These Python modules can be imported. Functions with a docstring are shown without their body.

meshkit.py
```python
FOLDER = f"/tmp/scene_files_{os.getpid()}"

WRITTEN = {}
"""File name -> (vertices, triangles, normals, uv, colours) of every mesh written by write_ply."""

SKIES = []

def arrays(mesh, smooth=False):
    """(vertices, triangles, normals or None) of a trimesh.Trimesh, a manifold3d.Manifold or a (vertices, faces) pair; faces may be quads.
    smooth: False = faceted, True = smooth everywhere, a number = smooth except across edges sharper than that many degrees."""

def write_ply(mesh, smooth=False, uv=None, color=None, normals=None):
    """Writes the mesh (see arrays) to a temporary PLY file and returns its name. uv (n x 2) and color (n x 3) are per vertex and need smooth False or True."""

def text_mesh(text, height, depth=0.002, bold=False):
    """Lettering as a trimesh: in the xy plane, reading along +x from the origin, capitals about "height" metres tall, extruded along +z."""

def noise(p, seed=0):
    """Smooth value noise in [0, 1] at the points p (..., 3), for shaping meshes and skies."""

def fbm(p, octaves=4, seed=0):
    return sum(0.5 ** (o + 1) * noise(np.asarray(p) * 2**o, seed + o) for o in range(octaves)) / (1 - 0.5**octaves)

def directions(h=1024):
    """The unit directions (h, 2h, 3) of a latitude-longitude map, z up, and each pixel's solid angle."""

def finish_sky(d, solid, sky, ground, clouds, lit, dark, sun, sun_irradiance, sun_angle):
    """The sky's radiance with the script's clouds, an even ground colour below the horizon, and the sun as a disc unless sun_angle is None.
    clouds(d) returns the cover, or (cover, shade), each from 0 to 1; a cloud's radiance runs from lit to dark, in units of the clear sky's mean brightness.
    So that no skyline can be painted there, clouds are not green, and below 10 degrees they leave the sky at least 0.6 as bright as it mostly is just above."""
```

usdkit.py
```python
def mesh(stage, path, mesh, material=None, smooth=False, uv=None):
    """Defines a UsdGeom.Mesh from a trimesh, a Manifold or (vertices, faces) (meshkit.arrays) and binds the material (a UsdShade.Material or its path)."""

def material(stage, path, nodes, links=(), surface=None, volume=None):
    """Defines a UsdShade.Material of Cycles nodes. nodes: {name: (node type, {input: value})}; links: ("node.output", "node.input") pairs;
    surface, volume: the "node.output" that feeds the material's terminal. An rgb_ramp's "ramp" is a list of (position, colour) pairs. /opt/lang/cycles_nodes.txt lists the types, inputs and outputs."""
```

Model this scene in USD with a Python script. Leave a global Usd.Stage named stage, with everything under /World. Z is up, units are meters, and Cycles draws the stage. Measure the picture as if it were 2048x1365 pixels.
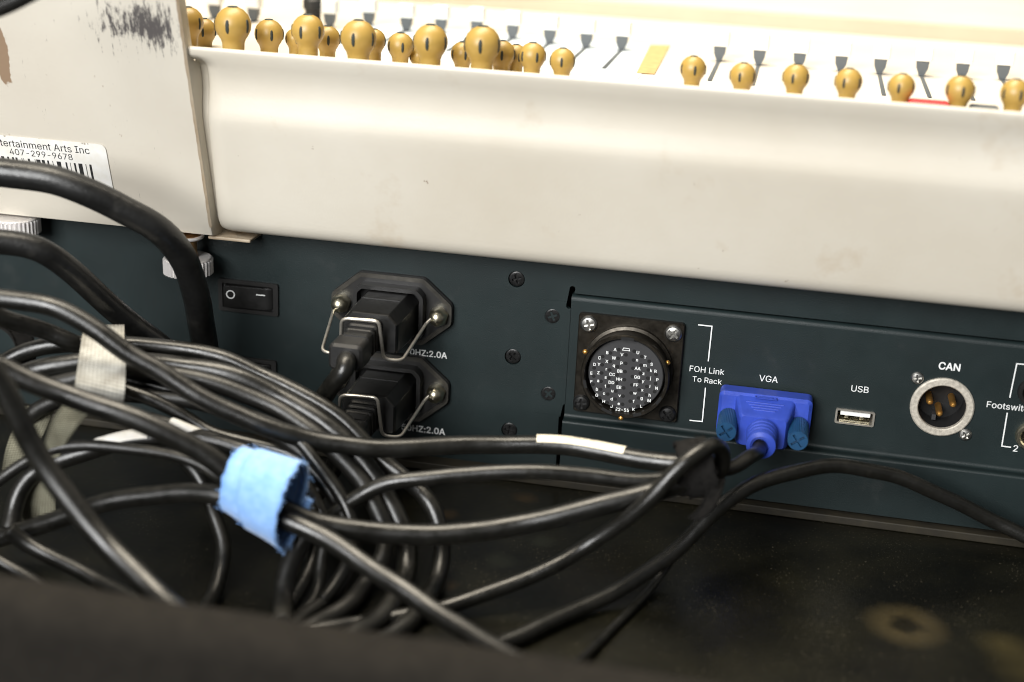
import math, random
import numpy as np, trimesh, manifold3d as m3
from shapely.geometry import Polygon, Point, box as sbox
from shapely import affinity
from scipy.interpolate import CubicSpline
from pxr import Usd, UsdGeom, UsdLux, UsdShade, Gf, Sdf
import usdkit, meshkit

random.seed(7); rng = np.random.default_rng(7)
stage = Usd.Stage.CreateInMemory()
UsdGeom.SetStageUpAxis(stage, UsdGeom.Tokens.z); UsdGeom.SetStageMetersPerUnit(stage, 1.0)
world = UsdGeom.Xform.Define(stage, '/World'); stage.SetDefaultPrim(world.GetPrim())
UsdGeom.Scope.Define(stage, '/World/Looks')
MM = 0.001
# ------------------------------------------------------------------ camera
FPX = 2858.78                                   # focal length in pixels of the 2048 wide photograph
CAM = np.array([94.87, -497.0, 239.88])         # millimetres
RIGHT = np.array([0.97814, 0.20318, 0.04426])
DOWN = np.array([0.11060, -0.32807, -0.93816])
FWD = np.array([-0.17609, 0.92255, -0.34337])
cam = UsdGeom.Camera.Define(stage, '/World/camera')
cam.CreateProjectionAttr('perspective')
cam.CreateHorizontalApertureAttr(36.0); cam.CreateVerticalApertureAttr(24.0)
cam.CreateFocalLengthAttr(36.0 * FPX / 2048)
cam.CreateClippingRangeAttr(Gf.Vec2f(0.02, 50))
cam.CreateFStopAttr(5.2); cam.CreateFocusDistanceAttr(0.527)
cam.CreateExposureAttr(0.0)
M4 = Gf.Matrix4d(*RIGHT, 0, *(-DOWN), 0, *(-FWD), 0, *(CAM * MM), 1)
cam.AddTransformOp().Set(M4)
# ------------------------------------------------------------------ light: soft lamps overhead, dim surroundings
def look_at_matrix(pos, target):
    z = np.array(pos, float) - np.array(target, float); z /= np.linalg.norm(z)
    x = np.cross([0, 0, 1.0], z); x = x / np.linalg.norm(x) if np.linalg.norm(x) > 1e-6 else np.array([1.0, 0, 0])
    y = np.cross(z, x)
    return Gf.Matrix4d(*map(float, x), 0, *map(float, y), 0, *map(float, z), 0, *map(float, pos), 1)
def rect(name, pos, target, w, h, inten, color):
    l = UsdLux.RectLight.Define(stage, '/World/' + name)
    l.CreateWidthAttr(w); l.CreateHeightAttr(h); l.CreateIntensityAttr(inten); l.CreateColorAttr(Gf.Vec3f(*color))
    l.AddTransformOp().Set(look_at_matrix(pos, target))
rect('overhead_lamp', (-0.15, 0.15, 1.3), (0.0, 0.05, 0.1), 1.1, 0.6, 17.0, (1.0, 0.90, 0.73))
rect('front_lamp', (-0.45, -1.5, 0.80), (0.0, 0, 0.1), 0.9, 1.0, 19.0, (0.975, 0.975, 0.965))
dm = usdkit.material(stage, '/World/Looks/surroundings', {'b': ('background_shader', {'color': (0.95, 0.97, 1.0), 'strength': 0.10})}, surface='b.background')
dome = UsdLux.DomeLight.Define(stage, '/World/surrounding_light'); dome.CreateIntensityAttr(1.0)
UsdShade.MaterialBindingAPI.Apply(dome.GetPrim()).Bind(dm)

# ------------------------------------------------------------------ placing
def ray(px, py):
    return RIGHT * (px - 1024) / FPX + DOWN * (py - 682.5) / FPX + FWD
def P(px, py, F=0.0):
    """Point on the plane F millimetres in front of the rear panel that is seen at a photograph pixel."""
    d = ray(px, py); return CAM + d * ((497.0 - F) / d[1])
def PZ(px, py, z):
    d = ray(px, py); return CAM + d * ((z - CAM[2]) / d[2])
def PC(px, py, F, r):
    q = P(px, py, F)
    return q if q[2] >= r + 0.3 else PZ(px, py, r + 0.3)
def proj(q):
    d = np.asarray(q, float) - CAM; w = d @ FWD
    return np.stack([d @ RIGHT / w * FPX + 1024, d @ DOWN / w * FPX + 682.5], -1)
def zdist(q): return (np.asarray(q) - CAM) @ FWD

# ------------------------------------------------------------------ prims
taken = {}
def numbered(parent, name):
    k = (parent, name); n = taken.get(k, 0); taken[k] = n + 1
    return f'{parent}/{name}' if n == 0 else f'{parent}/{name}_{n:03d}'
origin = {'/World': np.zeros(3)}
def tag(p, label=None, cat=None, group=None, kind=None):
    p = p.GetPrim() if hasattr(p, 'GetPrim') else p
    for k, v in (('label', label), ('category', cat), ('group', group), ('kind', kind)):
        if v: p.SetCustomDataByKey(k, v)
    return p
def thing(name, label, cat, base=(0, 0, 0), group=None):
    path = numbered('/World', name); x = UsdGeom.Xform.Define(stage, path)
    x.AddTranslateOp().Set(Gf.Vec3d(*[float(b) * MM for b in base])); origin[path] = np.array(base, float)
    tag(x, label, cat, group); return path
def obj(name, mesh, mat, parent='/World', smooth=35, label=None):
    path = numbered(parent, name)
    if hasattr(mesh, 'to_mesh'):
        t = mesh.to_mesh(); mesh = trimesh.Trimesh(np.array(t.vert_properties[:, :3]), np.array(t.tri_verts), process=False)
    if isinstance(mesh, list): mesh = trimesh.util.concatenate(mesh)
    if isinstance(mesh, tuple):
        v, f = mesh; f = np.asarray(f)
        if f.shape[1] == 4: f = np.vstack([f[:, [0, 1, 2]], f[:, [0, 2, 3]]])
        mesh = trimesh.Trimesh(np.asarray(v, float), f, process=False)
    mesh = mesh.copy(); o = origin[parent]
    mesh.vertices = (mesh.vertices - o) * MM
    usdkit.mesh(stage, path, mesh, '/World/Looks/' + mat, smooth=smooth)
    origin[path] = o
    if label: tag(stage.GetPrimAtPath(path), label)
    return path

# ------------------------------------------------------------------ materials
def pbr(name, base, rough=0.5, metal=0.0, vary=0.0, vscale=60, dark=None, bump=0.0, bscale=400, spec=0.5, coat=0.0, sheen=0.0, extra=None, rvar=0.0, specks=None, blot=None):
    n = {'p': ('principled_bsdf', {'base_color': base, 'roughness': rough, 'metallic': metal, 'specular_ior_level': spec, 'coat_weight': coat, 'sheen_weight': sheen})}
    l = []
    if vary or bump or rvar or specks:
        n['tc'] = ('texture_coordinate', {})
    if vary:
        n['n'] = ('noise_texture', {'scale': vscale, 'detail': 6, 'roughness': 0.6})
        d = dark or tuple(c * (1 - vary) for c in base)
        n['r'] = ('rgb_ramp', {'ramp': [(0.3, d), (0.65, base)]})
        l += [('tc.object', 'n.vector'), ('n.fac', 'r.fac'), ('r.color', 'p.base_color')]
    src = 'r.color'
    for i, sp in enumerate([x for x in (blot, specks) if x]):          # (colour, noise scale, threshold, softness, strength): scattered marks with shapes of their own
        col, sc, th, so, am = sp; k = f'sk{i}'
        n[k + 'n'] = ('noise_texture', {'scale': sc, 'detail': 5, 'roughness': .62}); n[k + 'm'] = ('map_range', {'from_min': th, 'from_max': th + so, 'to_min': 0, 'to_max': am, 'clamp': True}); n[k + 'c'] = ('mix_color', {'b': col})
        l += [('tc.object', k + 'n.vector'), (k + 'n.fac', k + 'm.value'), (k + 'm.result', k + 'c.fac'), (src, k + 'c.a')]; src = k + 'c.result'
    if src != 'r.color': l = [x for x in l if x != ('r.color', 'p.base_color')] + [(src, 'p.base_color')]
    if rvar:
        n['n3'] = ('noise_texture', {'scale': vscale * 1.7, 'detail': 5, 'roughness': 0.6})
        n['mr'] = ('map_range', {'from_min': 0.3, 'from_max': 0.7, 'to_min': rough - rvar, 'to_max': rough + rvar})
        l += [('tc.object', 'n3.vector'), ('n3.fac', 'mr.value'), ('mr.result', 'p.roughness')]
    if bump:
        n['n2'] = ('noise_texture', {'scale': bscale, 'detail': 4, 'roughness': 0.6})
        n['b'] = ('bump', {'strength': bump, 'distance': 0.0004})
        l += [('tc.object', 'n2.vector'), ('n2.fac', 'b.height'), ('b.normal', 'p.normal')]
    usdkit.material(stage, '/World/Looks/' + name, n, l, surface='p.BSDF')
    return name

CREAM, CREAM_D = (0.62, 0.578, 0.495), (0.50, 0.45, 0.36)
pbr('cream_paint', CREAM, 0.42, vary=.2, vscale=12, dark=(0.56, 0.51, 0.42), bump=0.14, bscale=900, rvar=.08, blot=((0.42, 0.31, 0.19), 34, .61, .12, .32), specks=((0.20, 0.13, 0.08), 150, .715, .03, .8))
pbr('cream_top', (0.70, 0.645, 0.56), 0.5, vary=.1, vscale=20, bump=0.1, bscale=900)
pbr('riser_tan', (0.50, 0.40, 0.29), 0.5, vary=.1, vscale=30)
pbr('panel_paint', (0.0100, 0.0180, 0.0186), 0.50, vary=.3, vscale=35, bump=0.25, bscale=2600, rvar=.06, spec=.32, blot=((0.05, 0.052, 0.05), 60, .62, .2, .35), specks=((0.20, 0.20, 0.19), 420, .76, .02, .7))
pbr('panel_black', (0.016, 0.017, 0.018), 0.45, vary=.3, vscale=120)
pbr('gap_black', (0.004, 0.004, 0.004), 0.8)
pbr('black_plastic', (0.012, 0.0117, 0.0113), 0.38, vary=.3, vscale=150, bump=0.1, bscale=2500, rvar=.08)
pbr('black_satin', (0.017, 0.0165, 0.016), 0.38, vary=.3, vscale=150, bump=0.1, bscale=2500)
pbr('cable_rubber', (0.0085, 0.0082, 0.0068), 0.31, spec=.55, vary=.5, vscale=90, bump=0.22, bscale=1100, rvar=.10, blot=((0.030, 0.028, 0.022), 130, .60, .2, .5), specks=((0.12, 0.11, 0.09), 900, .74, .04, .6))
pbr('cable_rubber_thick', (0.0095, 0.0095, 0.0092), 0.34, vary=.4, vscale=70, bump=0.3, bscale=800, rvar=.10, blot=((0.05, 0.048, 0.042), 90, .58, .2, .5), specks=((0.14, 0.13, 0.12), 500, .74, .03, .7))
pbr('worn_edge_metal', (0.075, 0.07, 0.06), 0.36, 0.5, vary=.5, vscale=260)
pbr('cable_rubber_dull', (0.010, 0.0096, 0.0082), 0.40, vary=.5, vscale=110, bump=0.3, bscale=1300, rvar=.08, blot=((0.05, 0.047, 0.038), 100, .56, .2, .55))
pbr('bare_nickel', (0.78, 0.73, 0.64), 0.34, 0.85, vary=.3, vscale=300)
pbr('bolt_brass', (0.80, 0.74, 0.56), 0.30, 1.0, vary=.25, vscale=300)
pbr('chrome', (0.90, 0.87, 0.85), 0.30, 0.5)
pbr('rust_stem', (0.50, 0.30, 0.14), 0.45, 1.0, vary=.5, vscale=300)
pbr('xlr_ring', (0.74, 0.68, 0.58), 0.5, 0.45, vary=.4, vscale=900)
pbr('gold_pin', (0.95, 0.50, 0.13), 0.34, 0.9)
pbr('screw_zinc', (0.55, 0.54, 0.51), 0.35, 1.0, vary=.5, vscale=700)
pbr('screw_black', (0.03, 0.03, 0.03), 0.32, 0.6, vary=.6, vscale=900)
pbr('shell_anodised', (0.042, 0.036, 0.028), 0.34, 0.75, vary=.5, vscale=300, rvar=.1)
pbr('insert_grey', (0.036, 0.036, 0.038), 0.5, vary=.15, vscale=300)
pbr('print_white', (0.80, 0.81, 0.80), 0.6)
pbr('print_black', (0.02, 0.02, 0.02), 0.6)
pbr('print_grey', (0.10, 0.09, 0.08), 0.7)
pbr('vga_blue', (0.038, 0.080, 0.48), 0.38, vary=.3, vscale=90, blot=((0.014, 0.045, 0.25), 140, .58, .2, .5), specks=((0.25, 0.3, 0.6), 500, .74, .03, .6), bump=0.08, bscale=2500)
pbr('vga_teal', (0.010, 0.060, 0.145), 0.42, vary=.25, vscale=200)
pbr('knob_tan', (0.39, 0.252, 0.062), 0.40, vary=.25, vscale=200, dark=(0.34, 0.22, 0.05))
pbr('knob_dark', (0.018, 0.024, 0.020), 0.6)
pbr('cap_white', (0.80, 0.80, 0.77), 0.4)
pbr('fader_dark', (0.085, 0.095, 0.10), 0.5)
pbr('strip_blue', (0.62, 0.68, 0.72), 0.5)
pbr('patch_tan', (0.62, 0.40, 0.17), 0.6, vary=.2, vscale=300)
pbr('red_cap', (0.55, 0.03, 0.03), 0.4)
pbr('paper_white', (0.80, 0.79, 0.76), 0.55, vary=.15, vscale=250, dark=(0.74, 0.71, 0.64))
pbr('paper_aged', (0.76, 0.71, 0.58), 0.25, vary=.3, vscale=300, dark=(0.60, 0.54, 0.40))
pbr('wood_edge', (0.019, 0.0145, 0.006), 0.7, vary=.6, vscale=120)
pbr('edge_cloth', (0.0125, 0.0105, 0.008), 0.95, vary=.35, vscale=160, bump=0.5, bscale=900, spec=0.2)
pbr('hook_tape', (0.012, 0.011, 0.010), 0.95, vary=.5, vscale=500, bump=1.0, bscale=2200, spec=0.2)

# blue cloth wrap: brushed loop fabric
usdkit.material(stage, '/World/Looks/blue_cloth', {
    'tc': ('texture_coordinate', {}), 'n': ('noise_texture', {'scale': 260, 'detail': 6, 'roughness': .65}),
    'r': ('rgb_ramp', {'ramp': [(0.3, (0.16, 0.33, 0.68)), (0.68, (0.27, 0.46, 0.80))]}),
    'n2': ('noise_texture', {'scale': 2200, 'detail': 4}), 'b': ('bump', {'strength': .6, 'distance': .0005}),
    'p': ('principled_bsdf', {'roughness': .95, 'sheen_weight': .4, 'specular_ior_level': .15})},
    [('tc.object', 'n.vector'), ('n.fac', 'r.fac'), ('r.color', 'p.base_color'), ('tc.object', 'n2.vector'), ('n2.fac', 'b.height'), ('b.normal', 'p.normal')], surface='p.BSDF')
# webbing: ribs across the length, taken from uv
def webbing(name, c1, c2, su, sv):
    usdkit.material(stage, '/World/Looks/' + name, {
        'uv': ('uvmap', {'attribute': 'st'}), 'm': ('mapping', {'scale': (su, sv, 1)}),
        'w': ('wave_texture', {'scale': 1.0, 'bands_direction': 'y', 'distortion': .4}), 'w2': ('wave_texture', {'scale': 1.0, 'bands_direction': 'x', 'distortion': .3}),
        'mx': ('mix_float', {'fac': .35}), 'n': ('noise_texture', {'scale': 180, 'detail': 6}), 'tc': ('texture_coordinate', {}),
        'r': ('rgb_ramp', {'ramp': [(0.1, c2), (0.8, c1)]}), 'rn': ('rgb_ramp', {'ramp': [(0.30, (.62, .6, .58)), (0.6, (1, 1, 1))]}),
        'mul': ('mix_color', {'blend_type': 'multiply', 'fac': 1.0}),
        'b': ('bump', {'strength': .5, 'distance': .0004}), 'p': ('principled_bsdf', {'roughness': .8, 'specular_ior_level': .3})},
        [('uv.UV', 'm.vector'), ('m.vector', 'w.vector'), ('m.vector', 'w2.vector'), ('w.fac', 'mx.a'), ('w2.fac', 'mx.b'), ('mx.result', 'r.fac'), ('tc.object', 'n.vector'), ('n.fac', 'rn.fac'),
         ('r.color', 'mul.a'), ('rn.color', 'mul.b'), ('mul.result', 'p.base_color'), ('mx.result', 'b.height'), ('b.normal', 'p.normal')], surface='p.BSDF')
webbing('webbing_grey', (0.58, 0.57, 0.52), (0.36, 0.35, 0.31), .25, .25)
webbing('webbing_olive', (0.25, 0.24, 0.175), (0.05, 0.048, 0.032), .36, .36)

def pos_mask(n, l, key, c, r0, r1, scale=(1, 1, 1)):
    """A soft round mask (1 inside r0, 0 outside r1, metres) about the point c; the node's output is key_m.result."""
    n[key + '_s'] = ('vector_math', {'math_type': 'subtract', 'vector2': c}); n[key + '_k'] = ('vector_math', {'math_type': 'multiply', 'vector2': scale})
    n[key + '_d'] = ('vector_math', {'math_type': 'length'}); n[key + '_m'] = ('map_range', {'from_min': r0, 'from_max': r1, 'to_min': 1, 'to_max': 0, 'clamp': True})
    l += [('g.position', key + '_s.vector1'), (key + '_s.vector', key + '_k.vector1'), (key + '_k.vector', key + '_d.vector1'), (key + '_d.value', key + '_m.value')]

def cheek_plane(px, py):
    """Point on the sloping front of the end cheek (F = 15 at z 89, 38 at z 177)."""
    d = ray(px, py); n = np.array([0, 1.0, 23 / 88.0]); q0 = np.array([0, -15.0, 89.0])
    return CAM + d * (((q0 - CAM) @ n) / (d @ n))
def scuffed_cream():
    n = {'g': ('geometry', {}), 'tc': ('texture_coordinate', {}),
         'n0': ('noise_texture', {'scale': 14, 'detail': 6}), 'r0': ('rgb_ramp', {'ramp': [(.35, (0.55, 0.50, 0.42)), (.65, CREAM)]}),
         'mp': ('mapping', {'scale': (640, 250, 120)}), 'n1': ('noise_texture', {'scale': 1, 'detail': 5, 'roughness': .75}),
         'mp2': ('mapping', {'scale': (150, 150, 80)}), 'n2': ('noise_texture', {'scale': 1, 'detail': 4, 'roughness': .6}),
         'p': ('principled_bsdf', {'roughness': .42}), 'n3': ('noise_texture', {'scale': 900, 'detail': 3}), 'b': ('bump', {'strength': .12, 'distance': .0004})}
    l = [('tc.object', 'n0.vector'), ('n0.fac', 'r0.fac'), ('g.position', 'mp.vector'), ('mp.vector', 'n1.vector'), ('g.position', 'mp2.vector'), ('mp2.vector', 'n2.vector'), ('tc.object', 'n3.vector'), ('n3.fac', 'b.height'), ('b.normal', 'p.normal')]
    c = lambda x, y: tuple(cheek_plane(x, y) * MM)
    pos_mask(n, l, 'a', c(318, 55), .001, .0115, (1, .6, .8)); pos_mask(n, l, 'bm', c(235, 28), .004, .021, (1, 1, 2.2)); pos_mask(n, l, 'cm', c(250, 75), .003, .016, (.8, 1, 1.2)); pos_mask(n, l, 'pm', c(0, 112), .005, .009, (2.0, .6, .60))
    # each mask lowers the threshold of the streak noise
    for k, w in (('a', .26), ('bm', .165), ('cm', .115)):
        n['w' + k] = ('math', {'math_type': 'multiply', 'value2': w}); l.append((k + '_m.result', f'w{k}.value1'))
    n['s1'] = ('math', {'math_type': 'add'}); n['s2'] = ('math', {'math_type': 'add'}); n['s3'] = ('math', {'math_type': 'add'})
    l += [('wa.value', 's1.value1'), ('wbm.value', 's1.value2'), ('s1.value', 's2.value1'), ('wcm.value', 's2.value2'), ('s2.value', 's3.value1'), ('n1.fac', 's3.value2')]
    n['th'] = ('map_range', {'from_min': .67, 'from_max': .77, 'to_min': 0, 'to_max': .90, 'clamp': True}); l.append(('s3.value', 'th.value'))
    n['mix'] = ('mix_color', {'b': (0.040, 0.034, 0.040)}); l += [('r0.color', 'mix.a'), ('th.result', 'mix.fac')]
    n['pw'] = ('math', {'math_type': 'multiply', 'value2': .34}); n['ps'] = ('math', {'math_type': 'add'}); n['pt'] = ('map_range', {'from_min': .70, 'from_max': .76, 'to_min': 0, 'to_max': .9, 'clamp': True})
    n['mix2'] = ('mix_color', {'b': (0.24, 0.15, 0.085)})
    l += [('pm_m.result', 'pw.value1'), ('pw.value', 'ps.value1'), ('n2.fac', 'ps.value2'), ('ps.value', 'pt.value'), ('mix.result', 'mix2.a'), ('pt.result', 'mix2.fac'), ('mix2.result', 'p.base_color')]
    usdkit.material(stage, '/World/Looks/cream_scuffed', n, l, surface='p.BSDF')
scuffed_cream()
pbr('cream_edge', (0.52, 0.44, 0.33), 0.5, vary=.45, vscale=90, dark=(0.36, 0.26, 0.16))

def case_floor_material():
    n = {'g': ('geometry', {}), 'n0': ('noise_texture', {'scale': 22, 'detail': 6, 'roughness': .6}), 'r0': ('rgb_ramp', {'ramp': [(.40, (0.0018, 0.0018, 0.0011)), (.75, (0.0095, 0.0088, 0.0045))]}),
         'n1': ('noise_texture', {'scale': 1300, 'detail': 2, 'roughness': .5}), 'n1b': ('noise_texture', {'scale': 45, 'detail': 4}), 'sp': ('math', {'math_type': 'multiply_add', 'value2': .24}),
         't1': ('map_range', {'from_min': .80, 'from_max': .86, 'to_min': 0, 'to_max': .55, 'clamp': True}), 'm1': ('mix_color', {'b': (0.17, 0.15, 0.11)}),
         'n2': ('noise_texture', {'scale': 110, 'detail': 6, 'roughness': .75}), 'p': ('principled_bsdf', {'roughness': .30, 'specular_ior_level': .30}),
         'b': ('bump', {'strength': .25, 'distance': .0004})}
    l = [('g.position', 'n0.vector'), ('n0.fac', 'r0.fac'), ('g.position', 'n1.vector'), ('g.position', 'n1b.vector'), ('g.position', 'n2.vector'),
         ('n1b.fac', 'sp.value1'), ('n1.fac', 'sp.value3'), ('sp.value', 't1.value'), ('r0.color', 'm1.a'), ('t1.result', 'm1.fac'), ('n2.fac', 'b.height'), ('b.normal', 'p.normal')]
    last = 'm1.result'
    def stain(key, c, ramp, col, noisy):
        nonlocal last
        n[key + '_s'] = ('vector_math', {'math_type': 'subtract', 'vector2': tuple(c * MM)}); n[key + '_d'] = ('vector_math', {'math_type': 'length'})
        n[key + '_q'] = ('math', {'math_type': 'multiply_add', 'value2': noisy, 'value3': 0}); n[key + '_a'] = ('math', {'math_type': 'add'}); n[key + '_n'] = ('math', {'math_type': 'multiply', 'value2': 40.0})
        n[key + '_r'] = ('rgb_ramp', {'ramp': [(a, (v, v, v)) for a, v in ramp]}); n[key + '_x'] = ('math', {'math_type': 'multiply'}); n[key + '_c'] = ('mix_color', {'b': col})
        l.extend([('g.position', key + '_s.vector1'), (key + '_s.vector', key + '_d.vector1'), ('n2.fac', key + '_q.value1'), (key + '_d.value', key + '_n.value1'), (key + '_n.value', key + '_a.value1'), (key + '_q.value', key + '_a.value2'),
                  (key + '_a.value', key + '_r.fac'), (key + '_r.color', key + '_x.value1'), ('n2.fac', key + '_x.value2'), (last, key + '_c.a'), (key + '_x.value', key + '_c.fac')])
        last = key + '_c.result'
    # radius r metres -> 40 r + noise
    stain('ring', PZ(1812, 1250, 0), [(0, .15), (.30, .12), (.46, .85), (.56, .7), (.78, 0), (1, 0)], (0.070, 0.054, 0.025), .36)
    stain('patch', PZ(2010, 1290, 0), [(0, .95), (.25, .8), (.62, 0), (1, 0)], (0.060, 0.048, 0.018), .38)
    stain('patch2', PZ(2060, 1340, 0), [(0, .9), (.3, .7), (.75, 0), (1, 0)], (0.050, 0.040, 0.015), .35)
    for i, (x, y, r) in enumerate([(890, 1030, .10), (1050, 997, .12), (1010, 940, .08), (1000, 1120, .16), (1085, 1085, .13), (890, 1170, .10)]):
        stain(f'spot{i}', PZ(x, y, 0), [(0, .9), (r + .20, .7), (r + .36, 0), (1, 0)], (0.05, 0.03, 0.011) if i in (0, 1, 5) else (0.02, 0.022, 0.015), .5)
    l.append((last, 'p.base_color'))
    usdkit.material(stage, '/World/Looks/case_floor', n, l, surface='p.BSDF')
case_floor_material()

# ------------------------------------------------------------------ shapes (u right, v up, w out of the panel)
UVW = np.array([[1, 0, 0, 0], [0, 0, -1, 0], [0, 1, 0, 0], [0, 0, 0, 1.0]])
def W(mesh, u=0, v=0, w=0):
    """From panel axes to the world."""
    if hasattr(mesh, 'to_mesh'):
        t = mesh.to_mesh(); mesh = trimesh.Trimesh(np.array(t.vert_properties[:, :3]), np.array(t.tri_verts), process=False)
    m = mesh.copy(); m.apply_translation([u, v, w]); m.apply_transform(UVW); return m
def ext(poly, h, w=0.0):
    polys = getattr(poly, 'geoms', [poly])
    m = trimesh.util.concatenate([trimesh.creation.extrude_polygon(p, h, engine='earcut') for p in polys]); m.apply_translation([0, 0, w]); return m
def rpoly(x0, y0, x1, y1, r, n=4):
    return sbox(x0 + r, y0 + r, x1 - r, y1 - r).buffer(r, quad_segs=n) if r > 0 else sbox(x0, y0, x1, y1)
def plate(poly, h, w=0.0, bev=0.4):
    """Extruded outline with a chamfered front edge (convex hull, so convex outlines only)."""
    a = np.array(poly.exterior.coords)[:-1]; b = np.array(poly.buffer(-bev, join_style=2).exterior.coords)[:-1]
    pts = np.vstack([np.c_[a, np.full(len(a), w)], np.c_[a, np.full(len(a), w + h - bev)], np.c_[b, np.full(len(b), w + h)]])
    return trimesh.convex.convex_hull(pts)
def hullof(*rings): return trimesh.convex.convex_hull(np.vstack(rings))
def ring_at(poly, w): a = np.array(poly.exterior.coords)[:-1]; return np.c_[a, np.full(len(a), w)]
def lathe(prof, n=32):
    """prof: (radius, w) along the +w axis."""
    prof = np.array(prof, float); k = len(prof); a = np.linspace(0, 2 * np.pi, n, endpoint=False)
    v = np.stack([prof[:, None, 0] * np.cos(a), prof[:, None, 0] * np.sin(a), np.repeat(prof[:, None, 1], n, 1)], -1).reshape(-1, 3)
    i = np.arange(n); j = (i + 1) % n
    f = np.vstack([np.c_[r * n + i, r * n + j, (r + 1) * n + j, (r + 1) * n + i] for r in range(k - 1)])
    f = np.vstack([f[:, [0, 1, 2]], f[:, [0, 2, 3]]])
    m = trimesh.Trimesh(v, f, process=False); m.merge_vertices(); m.update_faces(m.nondegenerate_faces()); return m
def bx(x0, x1, y0, y1, z0, z1, r=0.0):
    if r <= 0:
        m = trimesh.creation.box([x1 - x0, y1 - y0, z1 - z0]); m.apply_translation([(x0 + x1) / 2, (y0 + y1) / 2, (z0 + z1) / 2]); return m
    pts = []
    for x in (x0 + r, x1 - r):
        for y in (y0 + r, y1 - r):
            for z in (z0 + r, z1 - r):
                s = trimesh.creation.icosphere(2, r).vertices + [x, y, z]; pts.append(s)
    return trimesh.convex.convex_hull(np.vstack(pts))
def sweep(path, r, n=16, cap=True, scale=None):
    p = np.asarray(path, float); t = np.gradient(p, axis=0); t /= np.linalg.norm(t, axis=1)[:, None]
    u = np.cross(t[0], [0.31, 0.2, 0.93]); u /= np.linalg.norm(u); fr = []
    for k in range(len(p)):
        u = u - t[k] * (u @ t[k]); u /= np.linalg.norm(u); fr.append((u.copy(), np.cross(t[k], u)))
    rr = np.full(len(p), float(r)) if np.ndim(r) == 0 else np.asarray(r, float)
    if cap:
        p = np.vstack([p[0], p[0], p, p[-1], p[-1]]); rr = np.r_[0.001, rr[0] * .92, rr, rr[-1] * .92, 0.001]
        p[1] -= t[0] * 0.0; p[0] -= t[0] * rr[2] * .12; p[1] -= t[0] * rr[2] * .1; p[-1] += t[-1] * rr[-3] * .12; p[-2] += t[-1] * rr[-3] * .1
        fr = [fr[0], fr[0]] + fr + [fr[-1], fr[-1]]
    a = np.linspace(0, 2 * np.pi, n, endpoint=False); c, s = np.cos(a), np.sin(a)
    v = np.vstack([p[k] + rr[k] * (np.outer(c, fr[k][0]) + np.outer(s, fr[k][1])) for k in range(len(p))])
    i = np.arange(n); j = (i + 1) % n
    f = np.vstack([np.c_[k * n + i, k * n + j, (k + 1) * n + j, (k + 1) * n + i] for k in range(len(p) - 1)])
    return (v, np.vstack([f[:, [0, 1, 2]], f[:, [0, 2, 3]]]))
def spline(pts, step=2.0):
    p = np.asarray(pts, float); s = np.r_[0, np.cumsum(np.sqrt(np.linalg.norm(np.diff(p, axis=0), axis=1)))]
    c = CubicSpline(s, p, bc_type='natural'); L = np.linalg.norm(np.diff(c(np.linspace(0, s[-1], 400)), axis=0), axis=1).sum()
    tt = np.linspace(0, s[-1], 2000); q = c(tt); al = np.r_[0, np.cumsum(np.linalg.norm(np.diff(q, axis=0), axis=1))]
    m = max(8, int(L / step)); return np.stack([np.interp(np.linspace(0, al[-1], m), al, q[:, k]) for k in range(3)], 1)
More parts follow.
